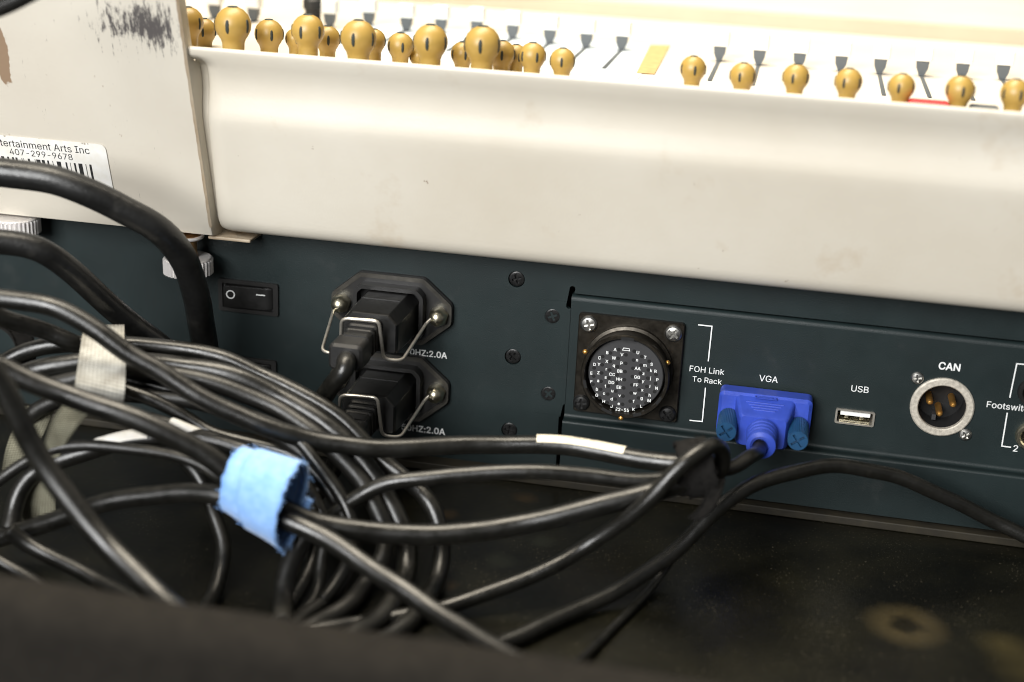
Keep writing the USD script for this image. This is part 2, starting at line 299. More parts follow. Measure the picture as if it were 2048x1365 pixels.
def filleted(pts, r, n=5):
    p = np.asarray(pts, float); out = [p[0]]
    for k in range(1, len(p) - 1):
        a, b = p[k - 1] - p[k], p[k + 1] - p[k]; la, lb = np.linalg.norm(a), np.linalg.norm(b); d = min(r, la * .45, lb * .45)
        A, B = p[k] + a / la * d, p[k] + b / lb * d
        out += [(1 - t) ** 2 * A + 2 * t * (1 - t) * p[k] + t * t * B for t in np.linspace(0, 1, n)]
    return np.array(out + [p[-1]])
def tri_uv(px, py, w): q = P(px, py, w); return q[0], q[2]
def lettering(text, a, b, parent, w=0.12, bold=False, mat='print_white', depth=0.05, name='lettering'):
    """Text on the panel from the pixel of its left foot to the pixel of its right foot."""
    (u0, v0), (u1, v1) = tri_uv(*a, w), tri_uv(*b, w)
    t = meshkit.text_mesh(text, 10.0, depth, bold); x0, x1 = t.bounds[:, 0]; s = (u1 - u0) / (x1 - x0)
    t.vertices[:, 0] = (t.vertices[:, 0] - x0) * s; t.vertices[:, 1] *= s
    return obj(name, W(t, u0, (v0 + v1) / 2, w), mat, parent, smooth=False)
def line(pts, width, parent, w=0.12, name='printed_line'):
    q = [tri_uv(*p, w) for p in pts]; from shapely.geometry import LineString
    return obj(name, W(ext(LineString(q).buffer(width / 2, cap_style=2, join_style=2), 0.05, w)), 'print_white', parent, smooth=False)
def M3(t): return m3.Manifold(m3.Mesh(vert_properties=np.asarray(t.vertices, np.float32), tri_verts=np.asarray(t.faces, np.uint32)))
def cross_screw(R, h, ang, countersunk=False):
    """A cross-recess screw head, its crown at w = h."""
    prof = [(0, h), (R * .45, h * .97), (R * .78, h * .80), (R * .95, h * .45), (R, 0), (R, -.6), (0, -.6)] if not countersunk else [(0, h), (R * .86, h), (R, h - .2), (R, h - 1.8), (0, h - 1.8)]
    prof = prof[::-1]
    head = M3(lathe(prof, 28))
    b = trimesh.creation.box([R * 1.25, R * .30, 2.0]); c = trimesh.creation.box([R * .30, R * 1.25, 2.0])
    cut = M3(b) + M3(c); cut = cut.translate([0, 0, h]).rotate([0, 0, ang])
    t = (head - cut).to_mesh(); return trimesh.Trimesh(np.array(t.vert_properties[:, :3]), np.array(t.tri_verts), process=False)

# ================================================================== setting
fl = obj('case_floor', bx(-420, 460, -420, 40, -8, 0), 'case_floor', smooth=False)
tag(stage.GetPrimAtPath(fl), 'black dusty floor of the case under the console, ring stain at right', 'floor', kind='structure')

# ================================================================== the console
CON = thing('mixing_console', 'cream and dark slate mixing console seen from behind, rows of tan knobs on top', 'mixing console', (0, 0, 0))
XL, XR = -330.0, 300.0
SH = 55.0
# --- rear panel: upper sheet with openings
xt = P(1139, 610)[0]; zt = P(1470, 626)[2]; zb = P(1500, 879)[2]
sheet = sbox(XL, 0.5, XR, 95)
lower_z = zb
holes = []
screws_main = [(1033, 559), (1025.5, 714), (1018.5, 861)]
for s in screws_main: u, v = tri_uv(*s, 0); holes.append(Point(u, v).buffer(3.15, quad_segs=8))
slot1 = [tri_uv(*q, 0) for q in ((1145, 578), (1138, 612))]; slot2 = [tri_uv(*q, 0) for q in ((1131, 813), (1124, 843))]
from shapely.geometry import LineString
holes += [LineString(slot1).buffer(1.05, quad_segs=6), LineString(slot2).buffer(1.05, quad_segs=6)]
opening = sbox(xt, zb - .2, XR + 1, zt + .9)
sheet = sheet.difference(opening)
for h_ in holes: sheet = sheet.difference(h_)
below = sbox(xt - 1.5, -1, XR + 1, zb - .2)
sheet = sheet.difference(below)
obj('rear_panel', [W(ext(sheet, 2.0, -2.0))], 'panel_paint', CON, smooth=False)
obj('backing_sheet', W(bx(XL, XR, 0.6, 94, -26, -24)), 'gap_black', CON, smooth=False)
# --- connector plate: flat field, top edge rolled back, small tab at the left lying on the sheet
def roll_strip(pts, x0, x1):
    p = np.array(pts, float); n = len(p)
    v = np.vstack([np.c_[np.full(n, x), p[:, 1], p[:, 0]] for x in (x0, x1)])
    f = np.array([[k, k + 1, n + k + 1, n + k] for k in range(n - 1)]); return trimesh.Trimesh(v, np.vstack([f[:, [0, 2, 1]], f[:, [0, 3, 2]]]), process=False)
ang = np.linspace(0, math.pi / 2, 7)
top_roll = [(-6.0, zt), (-2.2, zt)] + [(-2.0 + 2.0 * math.sin(a), zt - 2.0 + 2.0 * math.cos(a)) for a in ang]
bot_roll = [(0.0, zb + 1.4)] + [(1.4 - 1.4 * math.cos(a), zb + 1.4 - 1.4 * math.sin(a)) for a in ang] + [(3.0, zb)] + [(3.0 + 1.1 * math.sin(a), zb - 1.1 + 1.1 * math.cos(a)) for a in ang] + [(4.1, 5.2), (4.1, 4.4), (2.5, 4.2), (-4, 4.2)]
uc = P(1709.5, 835.5, .4); UU, UV = uc[0], uc[2]; xc = P(1884, 815, .6); XU, XV = xc[0], xc[2]
JK = [tri_uv(2066, 786, 1), tri_uv(2061, 874, 1)]
field = sbox(xt + .6, zb + 1.4, XR, zt - 2.0)
for q_ in [Point(XU, XV).buffer(9.0, quad_segs=16), rpoly(UU - 6.6, UV - 2.5, UU + 6.6, UV + 2.5, .5)] + [Point(*j_).buffer(3.8, quad_segs=10) for j_ in JK]: field = field.difference(q_)
obj('connector_plate', [W(roll_strip(top_roll, xt + .6, XR)), W(roll_strip(bot_roll, xt + .6, XR)), W(ext(field, 1.2, -1.2))], 'panel_paint', CON, smooth=30)
tabx0 = P(1071, 700)[0]; tz1 = P(1090, 599)[2]; tz0 = P(1085, 826)[2]
tab = sbox(tabx0, tz0, xt + .6, tz1)
for h_ in holes[-2:]: tab = tab.difference(h_)
tabs = [(1105, 633), (1097, 788)]
for s in tabs: u, v = tri_uv(*s, 0); tab = tab.difference(Point(u, v).buffer(2.95, quad_segs=8))
obj('plate_tab', W(ext(tab, 0.32, 0.02)), 'panel_paint', CON, smooth=False)
for k, s in enumerate(screws_main + tabs):
    u, v = tri_uv(*s, 0); obj('panel_screw', W(cross_screw(2.85, -.25 if k < 3 else .15, 20 + 31 * k, True), u, v, 0), 'screw_black', CON, smooth=30)
# --- printed words and brackets
lettering('FOH Link', (1379, 742), (1448, 751), CON); lettering('To Rack', (1384.5, 763), (1443, 769.5), CON)
lettering('VGA', (1518, 762), (1555, 766.5), CON); lettering('USB', (1702, 782.5), (1736.5, 787), CON)
lettering('CAN', (1876.5, 738), (1919.5, 743), CON, bold=True); lettering('Footswitch', (1973, 814), (2066, 826), CON)
lettering('2', (2025.5, 903), (2034.5, 904), CON)
lettering('0HZ:2.0A', (820, 711), (894, 716), CON, bold=True); lettering('50HZ:2.0A', (803, 862), (890, 868), CON, bold=True)
line([(1396, 650), (1424, 653), (1416.5, 723)], .42, CON); line([(1411, 776), (1404.5, 843.5), (1379, 841)], .42, CON)
line([(2075, 731), (2033.5, 728), (2019.5, 796)], .42, CON); line([(2014.5, 826), (2003.5, 892.5), (2022, 895)], .42, CON)
# --- cover: cream moulding above the panel
def chaikin(p, n):
    p = np.array(p, float)
    for _ in range(n):
        q = np.empty((2 * (len(p) - 1) + 2, 2)); q[0], q[-1] = p[0], p[-1]; q[1:-1:2] = .75 * p[:-1] + .25 * p[1:]; q[2::2] = np.vstack([.25 * p[:-1] + .75 * p[1:]])[: len(q[2::2])]; p = q
    return p
prof = [(23.0, 86), (23.0, 99), (27.2, 103.6), (28.9, 105.5), (30.1, 106.0), (31.0, 105.6), (31.1, 104.4), (30.0, 101.6), (28.2, 98.0), (26.9, 94.2), (26.5, 90), (26.9, 86), (27.4, 82.2), (27.2, 78.8), (24.9, 70.2), (17.9, 43.0), (16.3, 38.6), (13.4, 35.7), (9, 34.7), (3, 34.6), (-1, 34.6)]
pr = []
for k in range(len(prof) - 1):
    pr += [prof[k]]
prof_s = chaikin(prof, 2)
cx0, rr_ = -112.8 + .1, 8.5
xs = np.r_[cx0, cx0 + .9 + 9.5 * (1 - np.cos(np.linspace(0, math.pi / 2, 14))), np.linspace(cx0 + 14, XR, 24)]
vv = []
for x in xs:
    zz = prof_s[:, 1]; gap = .8 + 2.4 * np.clip((zz - 36) / 60, 0, 1); e = np.clip((x - cx0 - gap) / rr_, 0, 1)
    k = np.sqrt(np.clip(1 - (1 - e) ** 2, 0, 1)); lip_ = np.clip((zz - 98.5) / 4.5, 0, 1); lip_ = lip_ * lip_ * (3 - 2 * lip_)
    f_ = prof_s[:, 0] - np.minimum(7.0, np.maximum(prof_s[:, 0] - 4, 0)) * (1 - k) * (1 - lip_)
    vv.append(np.c_[np.full(len(prof_s), x), -f_, zz + SH])
n = len(prof_s); vv = np.vstack(vv)
ff = np.array([[a * n + b, a * n + b + 1, (a + 1) * n + b + 1, (a + 1) * n + b] for a in range(len(xs) - 1) for b in range(n - 1)])
ff = ff[:, [0, 3, 2, 1]]
obj('rear_cover', (vv, ff), 'cream_paint', CON, smooth=True)
# --- end cheek: sloping block at the left
ce = -112.8
def cheek():
    out = []                                     # foot: solid block with a rounded lower edge; above the cover: a plate
    for s_ in ([(-10, 32.4), (6, 32.4), (11, 32.6), (14.2, 33.6), (15.3, 36.2), (16.2, 39.5), (24, 69.5), (32.05, 100.3), (-10, 100.3)], [(32.05, 100.3), (40, 130.6), (50, 168), (44, 168), (26.2, 100.3)]):
        q = []
        for x, d in ((-330, 0), (ce - 1.0, 0), (ce - .3, .25), (ce, .9)):
            q += [(x, -(F - d * (F > 10 and F > (z - 100.3) * .26 + 27)), z + SH) for F, z in s_]
        out.append(trimesh.convex.convex_hull(np.array(q)))
    return out
obj('end_cheek', cheek(), 'cream_scuffed', CON, smooth=30)
# worn edge of the cheek: narrow strip of bare undercoat along its arris
ed = []
for z in np.linspace(37, 150, 60):
    F = 15.6 + (z - 37.3) * 0.2616; j = .35 * (meshkit.noise(np.array([[z * .7, 0, 0]]))[0] - .5)
    ed.append([[ce - .75 + j, -(F + .16), z + SH], [ce + .12, -(F - .5 + .05), z + SH]])
ed = np.array(ed).reshape(-1, 3); nf = [[2 * k, 2 * k + 1, 2 * k + 3, 2 * k + 2] for k in range(59)]
obj('worn_edge', (ed, np.array(nf)), 'cream_edge', CON, smooth=True)
fl0 = P(517, 478, 4)
obj('cheek_flange', bx(ce - 3, P(512, 478, 6)[0], -12, 0, 31.3 + SH, 32.6 + SH, .5), 'cream_edge', CON, smooth=30)
# --- sticker on the cheek
ex = np.array([1.0, 0, 0]); ez = np.array([0, -23 / 88.0, 1.0]); ez /= np.linalg.norm(ez); en = np.cross(ex, ez); en = -en if en[1] > 0 else en
st0 = cheek_plane(214, 350)
def on_cheek(mesh2, lift):   # mesh in (a along x, b up the slope, c outward), origin st0
    v = mesh2.vertices; m = mesh2.copy(); m.vertices = st0 + np.outer(v[:, 0], ex) + np.outer(v[:, 1], ez) + np.outer(v[:, 2] + lift, en); return m
def ab(px, py): q = cheek_plane(px, py) - st0; return float(q @ ex), float(q @ ez)
a1, b1 = ab(212, 300); a2, b2 = ab(228, 385); top = ab(120, 281.5)[1]; right = (a1 + a2) / 2
poly = rpoly(right - 62, ab(228, 393)[1], right, top, 2.2, 5)
nick = [Point(ab(x, y)).buffer(r) for x, y, r in ((78, 276, .55), (82, 277, .4), (165, 287, .35), (170, 288, .45), (176, 288, .3), (10, 272, .5))]
for q in nick: poly = poly.difference(q)
STK = obj('asset_sticker', on_cheek(ext(poly, .12), .04), 'paper_white', CON, smooth=False)
def sticker_text(t, pl, pr_, right_at=None):
    (x0, y0), (x1, y1) = ab(*pl), ab(*pr_); m = meshkit.text_mesh(t, 10.0, .03); bx0, bx1 = m.bounds[:, 0]
    return m, x0, x1, (y0 + y1) / 2
m, x0, x1, yb = sticker_text('tertainment Arts Inc', (2, 293), (180, 306.5)); s = (x1 - x0) / (m.bounds[1, 0] - m.bounds[0, 0])
full = meshkit.text_mesh('Entertainment Arts Inc', 10.0, .03); full.vertices[:, 0] = (full.vertices[:, 0] - full.bounds[1, 0]) * s + x1; full.vertices[:, 1] = full.vertices[:, 1] * s + yb
obj('lettering', on_cheek(full, .17), 'print_black', STK, smooth=False)
m, x0, x1, yb = sticker_text('407-299-9678', (21, 308.5), (146.5, 320.5)); s = (x1 - x0) / (m.bounds[1, 0] - m.bounds[0, 0]); m.vertices[:, 0] = (m.vertices[:, 0] - m.bounds[0, 0]) * s + x0; m.vertices[:, 1] = m.vertices[:, 1] * s + yb
obj('lettering', on_cheek(m, .17), 'print_black', STK, smooth=False)
bars = [(184.0, 4.5), (175, 1.4), (164, 8), (153, 3.6), (144, 1.2), (136, 3.4), (121, 8.2), (109, 1.2), (99.5, 3.6), (90, 6), (80, 8.5), (73.5, 1.4), (61, 4.2), (50.5, 1.2), (47, 1.2), (36, 4.2), (29, 4), (19, 3.6), (8, 6), (-4, 3), (-14, 6), (-27, 3), (-36, 6), (-48, 3), (-60, 6)]
bar_top = (ab(20, 313)[1] + ab(150, 327)[1]) / 2; bl = []
k_ = ab(184, 345)[0] - ab(84, 335)[0]
for x, w_ in bars:
    c_ = ab(184, 345)[0] - (184 - x) * k_ / 100; hw = w_ * k_ / 200; bl.append(ext(sbox(c_ - hw, bar_top - 13, c_ + hw, bar_top), .03))
obj('barcode', on_cheek(trimesh.util.concatenate(bl), .17), 'print_black', STK, smooth=False)
# --- thumbscrews under the cheek
def knurl(R, h, teeth):
    a = np.linspace(0, 2 * np.pi, teeth * 2, endpoint=False); r = np.where(np.arange(teeth * 2) % 2 == 0, R, R - .95)
    return ext(Polygon(np.c_[r * np.cos(a), r * np.sin(a)]), h)
def thumbscrew(c, drop, label):
    # axis along z; c: point at the cheek's under side
    hd = knurl(9.4, 5.6, 36); hd.apply_translation([c[0], c[1], c[2] - drop - 5.6])
    t = obj('thumbscrew', hd, 'chrome', CON, smooth=False, label=label)
    rim = lathe([(0, 0), (8.8, 0), (9.0, .3), (8.6, .7), (0, .7)], 40); rim.apply_translation([c[0], c[1], c[2] - drop]); obj('rim', rim, 'chrome', t)
    if drop > 2:
        st = lathe([(0, 0), (3.6, 0), (3.6, drop - 2), (5.2, drop - 2), (5.2, drop - .2), (0, drop - .2)], 28); st.apply_translation([c[0], c[1], c[2] - drop + .2]); obj('stem', st, 'rust_stem', t)
        ws = lathe([(0, 0), (6.2, 0), (6.4, .5), (6.2, 1.1), (0, 1.1)], 32); ws.apply_translation([c[0], c[1], c[2] - 1.2]); obj('washer', ws, 'chrome', t)
q = P(376, 520, 11); thumbscrew((q[0], -11.0, 32.0 + SH), 32.0 + SH - P(376, 517, 11)[2], 'knurled chrome thumbscrew hanging on a rusty stem')
q = P(32, 460, 11); thumbscrew((q[0], -11.0, 32.2 + SH), 0.8, 'knurled chrome thumbscrew screwed up tight against the cheek')
# --- power switches
def switch(px, py, with_print):
    u, v = tri_uv(px, py, 0)
    b = rpoly(-12.2, -6.5, 12.2, 6.5, .8).difference(rpoly(-10.6, -5.0, 10.2, 5.0, .6))
    t = obj('power_switch', W(ext(b, 1.3, 0), u, v), 'black_satin', CON, smooth=False)
    obj('well', W(bx(-10.6, 10.2, -5, 5, -.1, .15), u, v), 'gap_black', t, smooth=False)
    top_ = ring_at(rpoly(-9.6, -4.3, 7.2, 4.3, .9), 0); top_[:, 2] = 3.0 - (top_[:, 0] + 9.6) * .085
    r = hullof(ring_at(rpoly(-9.9, -4.6, 9.7, 4.6, .9), .2), ring_at(rpoly(-9.8, -4.5, 9.5, 4.5, .9), .9), top_)
    obj('rocker', W(r, u, v), 'black_plastic', t, smooth=30)
    if with_print:
        ca = P(461, 589.5, 2.8)
        o = ext(Point(0, 0).buffer(1.75, quad_segs=12).difference(Point(0, 0).buffer(1.32, quad_segs=12)), .06); o.apply_transform(trimesh.transformations.rotation_matrix(.085, [0, 1, 0]))
        obj('off_mark', W(o, ca[0], ca[2], 3.03 - (ca[0] - u + 9.6) * .085), 'print_white', t, smooth=False)
        cb = P(521.5, 590.5, 1.6)
        bar = ext(sbox(-1.75, -.22, 1.75, .22), .06); bar.apply_transform(trimesh.transformations.rotation_matrix(.085, [0, 1, 0])); obj('on_mark', W(bar, cb[0], cb[2], 3.06 - (cb[0] - u + 9.6) * .085), 'print_white', t, smooth=False)
switch(498.5, 593.5, True); switch(496, 745, False)
# --- power inlets with wire clips
inlets = [(783, 617), (779, 772)]
def inlet(px, py, bolts, wire, label):
    u, v = tri_uv(px, py, 2)
    fl_ = Polygon([(-12.7, 13.4), (12.7, 13.4), (23.8, 4.0), (23.8, -4.0), (12.7, -13.4), (-12.7, -13.4), (-23.8, -4.0), (-23.8, 4.0)]).buffer(-3.2).buffer(3.2, quad_segs=6)
    t = obj('power_inlet', W(plate(fl_, 2.6, 0, .9), u, v), 'black_satin', CON, smooth=20, label=label)
    lip = fl_.buffer(-.2).difference(fl_.buffer(-1.9)); obj('rim', W(ext(lip, .55, 2.3), u, v), 'worn_edge_metal', t, smooth=False)
    oc = Polygon([(-13.6, -9.6), (13.6, -9.6), (13.6, 7.2), (11.0, 9.9), (-11.0, 9.9), (-13.6, 7.2)]).buffer(-2.6).buffer(2.6, quad_segs=5); ic = oc.buffer(-1.5)
    obj('collar', W(ext(oc.difference(ic), 5.4, 2.0), u, v), 'black_satin', t, smooth=30)
    obj('socket_well', W(ext(ic, .2, 2.5), u, v), 'gap_black', t, smooth=False)
    for b in bolts:
        q = P(b[0], b[1], 7.0)
        hx = np.array([[3.75 * math.cos(a), 3.75 * math.sin(a)] for a in np.linspace(.3, .3 + 2 * np.pi, 7)[:-1]])
        prof_b = hullof(np.c_[hx, np.full(6, 2.0)], np.c_[hx, np.full(6, 5.4)], *[ring_at(Point(0, 0).buffer(3.35 * math.cos(a), quad_segs=6), 5.6 + 3.2 * math.sin(a)) for a in (0, .35, .7, 1.05, 1.35)])
        obj('dome_nut', W(prof_b, q[0], q[2]), 'bolt_brass', t, smooth=32)
    if wire is not None: obj('wire_clip', sweep(filleted([P(*w_) for w_ in wire], 2.6), .64, 10), 'bare_nickel', t, smooth=True)
    return u, v
wire1 = [(866, 634, 7), (852, 648, 9), (804, 722, 30), (767, 718.5, 32), (758, 642, 37), (683, 637, 37), (681, 690, 34), (676, 709, 31), (643, 703, 30), (667, 622, 8)]
wire2 = [(x - 3, y + 153, f) for x, y, f in wire1]
iu = [inlet(*inlets[0], [(677, 611.5), (873, 638.5)], wire1, 'upper power inlet held by a bent wire clip'), inlet(*inlets[1], [(671, 766), (868, 793)], wire2, 'lower power inlet half covered by cables')]
# --- multipin connector
mc = P(1256, 737, 2); MU, MV = mc[0], mc[2]
hp = [(P(x, y, 2)[0] - MU, P(x, y, 2)[2] - MV) for x, y in ((1178, 648), (1347, 667), (1163, 805), (1335, 828))]
flg = rpoly(-19.6, -19.6, 19.6, 19.6, 1.2)
MPC = obj('multipin_connector', W(plate(flg, 2.0, 0.05, .35), MU, MV), 'shell_anodised', CON, smooth=20)
rad = lambda r, w_: (r, w_)
obj('shell', W(lathe([(14.6, 6.0), (14.7, 11.3), (15.0, 11.8), (15.9, 11.8), (16.3, 11.3), (16.3, 9.6), (15.7, 9.3), (15.7, 4.2), (16.8, 3.8), (16.8, 2.0), (14.6, 2.0)], 72), MU, MV), 'shell_anodised', MPC, smooth=30)
for a0, da in ((90, 9), (197, 6), (330, 6), (248, 8), (292, 6)):
    sg = [(r * math.cos(math.radians(a)), r * math.sin(math.radians(a))) for r, seq in ((14.55, 1), (15.6, -1)) for a in np.linspace(a0 - da, a0 + da, 7)[::seq]]
    obj('keyway', W(ext(Polygon(sg), .12, 11.75), MU, MV), 'gap_black', MPC, smooth=False)
obj('contact_insert', W(lathe([(0, 9.0), (13.6, 9.0), (13.9, 8.6), (13.9, 3.0), (0, 3.0)][::-1], 64), MU, MV), 'insert_grey', MPC, smooth=30)
for px_, py_, f_ in ((1170.5, 704, 9), (1335, 726, 8.6), (1242, 836, 11.2)):
    q = P(px_, py_, f_); s_ = trimesh.creation.icosphere(2, 1.0); s_.apply_translation(q); obj('bayonet_pin', s_, 'gold_pin', MPC, smooth=True)
for k, (x, y) in enumerate(hp): obj('screw', W(cross_screw(3.3, 1.6, 15 + 40 * k), MU + x, MV + y, 2.0), 'screw_zinc' if k < 2 else 'screw_black', MPC, smooth=30)
PINS = '''A 543 370 498 370;U 735 390 780 408;B 440 412 400 408;V 632 435 582 432;T 828 455 870 467;C 342 455 305 473;W 535 478 483 475;n 727 500 770 503;S 920 515 952 553;X 435 518 395 517;p 628 540 577 540;m 820 562 868 568;D 237 598 243 555;Y 337 558 297 553;q 527 582 482 577;AA 720 602 777 605;k 910 622 945 630;R 1005 680 1000 640;r 430 622 390 615;BB 620 643 557 638;z 812 663 850 672;E 232 700 203 663;Z 330 660 290 657;CC 520 683 460 678;GG 712 705 770 713;j 902 725 937 730;s 420 722 380 717;HH 612 743 548 738;y 802 765 845 770;P 998 790 1022 745;F 223 800 203 768;a 323 763 287 760;DD 513 785 452 778;FF 705 808 755 810;i 892 828 930 828;t 413 823 377 822;EE 603 845 545 838;x 795 870 835 875;N 988 892 1012 850;b 317 863 273 863;u 505 885 463 885;w 697 908 743 915;h 885 930 927 937;c 405 922 360 918;v 595 947 553 945;g 788 970 827 980;M 880 1032 920 1003;G 305 967 270 937;d 497 985 455 982;f 685 1010 727 1012;H 398 1027 357 1013;e 590 1048 543 1045;L 778 1072 822 1075;J 490 1085 453 1075;K 683 1112 727 1112'''
for rec in PINS.split(';'):
    t, a, b, c, d = rec.split(); a, b, c, d = (float(z) / 6.205 for z in (a, b, c, d))
    q = P(1150 + a, 640 + b, 9); obj('contact_hole', W(lathe([(0, 9.12), (.62, 9.12), (.72, 9.02), (.72, 8.9)][::-1], 10), q[0], q[2]), 'gap_black', MPC)
    q = P(1150 + c, 640 + d, 9.1); tm = meshkit.text_mesh(t, 1.15, .03, bold=True); ctr = tm.bounds.mean(0); tm.apply_translation([-ctr[0], -ctr[1], 0]); obj('letter', W(tm, q[0], q[2], 9.06), 'print_white', MPC, smooth=False)
q = P(1150 + 585 / 6.205, 640 + 1117 / 6.205, 9.1); tm = meshkit.text_mesh('22-55', 1.2, .03, bold=True); ctr = tm.bounds.mean(0); tm.apply_translation([-ctr[0], -ctr[1], 0]); obj('letter', W(tm, q[0], q[2], 9.06), 'print_white', MPC, smooth=False)
q = P(1150 + 636 / 6.205, 640 + 368 / 6.205, 9.1); kp = Polygon([(-1.5, -.55), (1.5, -.55), (1.1, .55), (-1.1, .55)]); obj('key_mark', W(ext(kp.difference(kp.buffer(-.24, join_style=2)), .03, 9.06), q[0], q[2]), 'print_white', MPC, smooth=False)
# --- USB socket
o_ = rpoly(-7.0, -2.9, 7.0, 2.9, .7); i_ = rpoly(-6.3, -2.25, 6.3, 2.25, .4)
USB = obj('usb_socket', W(ext(o_.difference(i_), .7, .02), UU, UV), 'bare_nickel', CON, smooth=False)
obj('well', W(bx(-6.4, 6.4, -2.4, 2.4, -9.2, -9), UU, UV), 'gap_black', USB, smooth=False)
obj('inner_shell', W(ext(o_.difference(i_), 9, -9.0), UU, UV), 'bare_nickel', USB, smooth=False)
obj('tongue', W(bx(-5.2, 5.4, .25, 1.85, -8.5, -.15, .12), UU, UV), 'cap_white', USB)
for x in (-2.9, 2.5): obj('spring', W(bx(x - .75, x + .75, -1.3, .05, -6, -1.0, .3), UU, UV), 'bolt_brass', USB)
obj('lower_spring', W(bx(-5.4, 5.4, -2.1, -1.6, -8, -.2, .1), UU, UV), 'bolt_brass', USB)
# --- XLR socket
XLR = obj('round_socket', W(lathe([(8.35, -10.5), (8.35, .9), (8.7, 1.25), (10.6, 1.25), (11.1, .8), (11.15, .02)][::-1], 64), XU, XV), 'xlr_ring', CON, smooth=30)
obj('liner', W(lathe([(8.3, -.6), (8.3, -10.0), (0, -10.0)][::-1], 48), XU, XV), 'gap_black', XLR, smooth=30)
for px_, py_ in ((1860, 806), (1906.5, 811.5), (1879.5, 829.5)):
    tip = P(px_, py_, -.6)
    pin = lathe([(0, 9.4), (.6, 9.25), (1.05, 8.7), (1.2, 8.0), (1.2, 0), (0, 0)][::-1], 18); obj('contact_pin', W(pin, tip[0], tip[2], -10.0), 'gold_pin', XLR)
q = P(1872, 840, 0); obj('key', W(bx(-.7, .7, -1.9, .2, -9.9, -4.5), q[0] - .4, q[2]), 'insert_grey', XLR, smooth=False)
for k, (a, b) in enumerate(((1835, 758), (1931, 871.5))):
    q = P(a, b, 1); obj('screw', W(cross_screw(2.35, 1.1, 12 + 25 * k), q[0], q[2], .05), 'screw_zinc', XLR, smooth=30)
# --- jack sockets at the right
for (ja, jb), b in zip(JK, (786, 874)):
    q = (ja, 0, jb); J = obj('jack_socket', W(lathe([(3.3, -9), (3.3, 1.5), (3.7, 2.0), (4.6, 2.0), (5.0, 1.5), (5.2, .02)][::-1], 40), q[0], q[2]), 'bolt_brass' if b > 800 else 'black_plastic', CON, smooth=30)
    obj('well', W(lathe([(3.29, -8.8), (0, -8.8)][::-1], 32), q[0], q[2]), 'gap_black', J)
# openings behind the XLR and jacks are dark wells sunk in the plate: cut them from the plate by dark liners
# --- bottom batten
obj('bottom_batten', bx(XL, XR, -6.8, 4, .05, 3.2, .5), 'wood_edge', CON, smooth=30)
# --- control surface
SZ = 95.0 + SH
obj('control_surface', bx(XL, 420, -17, 214, SZ - 4, SZ), 'cream_top', CON, smooth=False)
obj('rear_step', bx(XL, 420, 214.2, 219, SZ - 4, SZ + 7.5, .8), 'riser_tan', CON)
obj('arm_rest', bx(XL, 420, 219.2, 900, SZ - 2, SZ + 7.2, 2.5), 'cream_top', CON)
q0, q1 = PZ(850, 100, SZ), PZ(1350, 100, SZ)
strip = [PZ(700, 45, SZ), PZ(1330, 92, SZ), PZ(1275, 160, SZ), PZ(640, 100, SZ)]
obj('scribble_strip', ext(Polygon([(p[0], p[1]) for p in strip]), .12, SZ + .05), 'strip_blue', CON, smooth=False)
tp = [PZ(1300, 92, SZ), PZ(1340, 93, SZ), PZ(1309, 150, SZ), PZ(1273, 148, SZ)]
obj('tape_patch', ext(Polygon([(p[0], p[1]) for p in tp]), .12, SZ + .3), 'patch_tan', CON, smooth=False)
# knobs: tan ball on a neck with dark grip inlays
def knob(px, py, dia, into, turn):
    c = P(px, py, -into); r = dia / 2 * zdist(c) / FPX; h = c[2] - SZ
    prof_k = [(0, r), (r * .30, r * .955), (r * .60, r * .80), (r * .84, r * .545), (r * .97, r * .24), (r, 0), (r * .96, -r * .28), (r * .82, -r * .57), (r * .68, -r * .78), (r * .61, -r * 1.0), (r * .60, -r * 1.3), (r * .62, -h + .3), (r * .66, -h + .05)][::-1]
    m = lathe(prof_k, 28); m.apply_translation(c); k = obj('knob', m, 'knob_tan', CON, smooth=True)
    for i in range(5):
        a = turn + i * math.pi * .4
        if math.sin(a) > .45: continue
        e = trimesh.creation.icosphere(2, 1.0); e.vertices *= [r * .12, r * .09, r * .38]; e.apply_translation([0, -r * .94, 0]); e.apply_transform(trimesh.transformations.rotation_matrix(a + math.pi / 2, [0, 0, 1])); e.apply_translation(c); obj('grip_inlay', e, 'knob_dark', k, smooth=True)
    e = trimesh.creation.icosphere(2, 1.0); e.vertices *= [r * .30, r * .30, r * .055]; e.apply_translation(c + [0, 0, r * .965]); obj('top_inlay', e, 'knob_dark', k, smooth=True)
TW = -math.pi / 2
front = [(376, 45, 62, 16, .02), (466, 50, 73, 10, .06), (616, 62, 66, 14, -.12), (717, 76, 72, 10, .0), (861, 84, 70, 12, .06), (965, 89, 74, 9, .10)]
back = [(408, 62, 50, 30, .3), (538, 68, 58, 26, .55), (655, 78, 52, 32, .4), (590, 78, 40, 34, .5), (748, 82, 48, 30, .3), (801, 92, 53, 24, .45), (838, 112, 40, 30, .4), (925, 108, 48, 26, .5), (1004, 108, 54, 24, .2), (1032, 112, 46, 30, .5), (1065, 112, 54, 22, .55), (1125, 122, 52, 20, .10),
        (1386, 138, 52, 22, .25), (1486, 152, 53, 20, -.2), (1592, 155, 54, 18, -.22), (1697, 164, 55, 18, -.35), (1803, 174, 54, 16, -.25), (1920, 180, 58, 14, .15), (2030, 187, 58, 12, .3)]
for k in front + back: knob(k[0], k[1], k[2], k[3] - 26, TW + k[4])
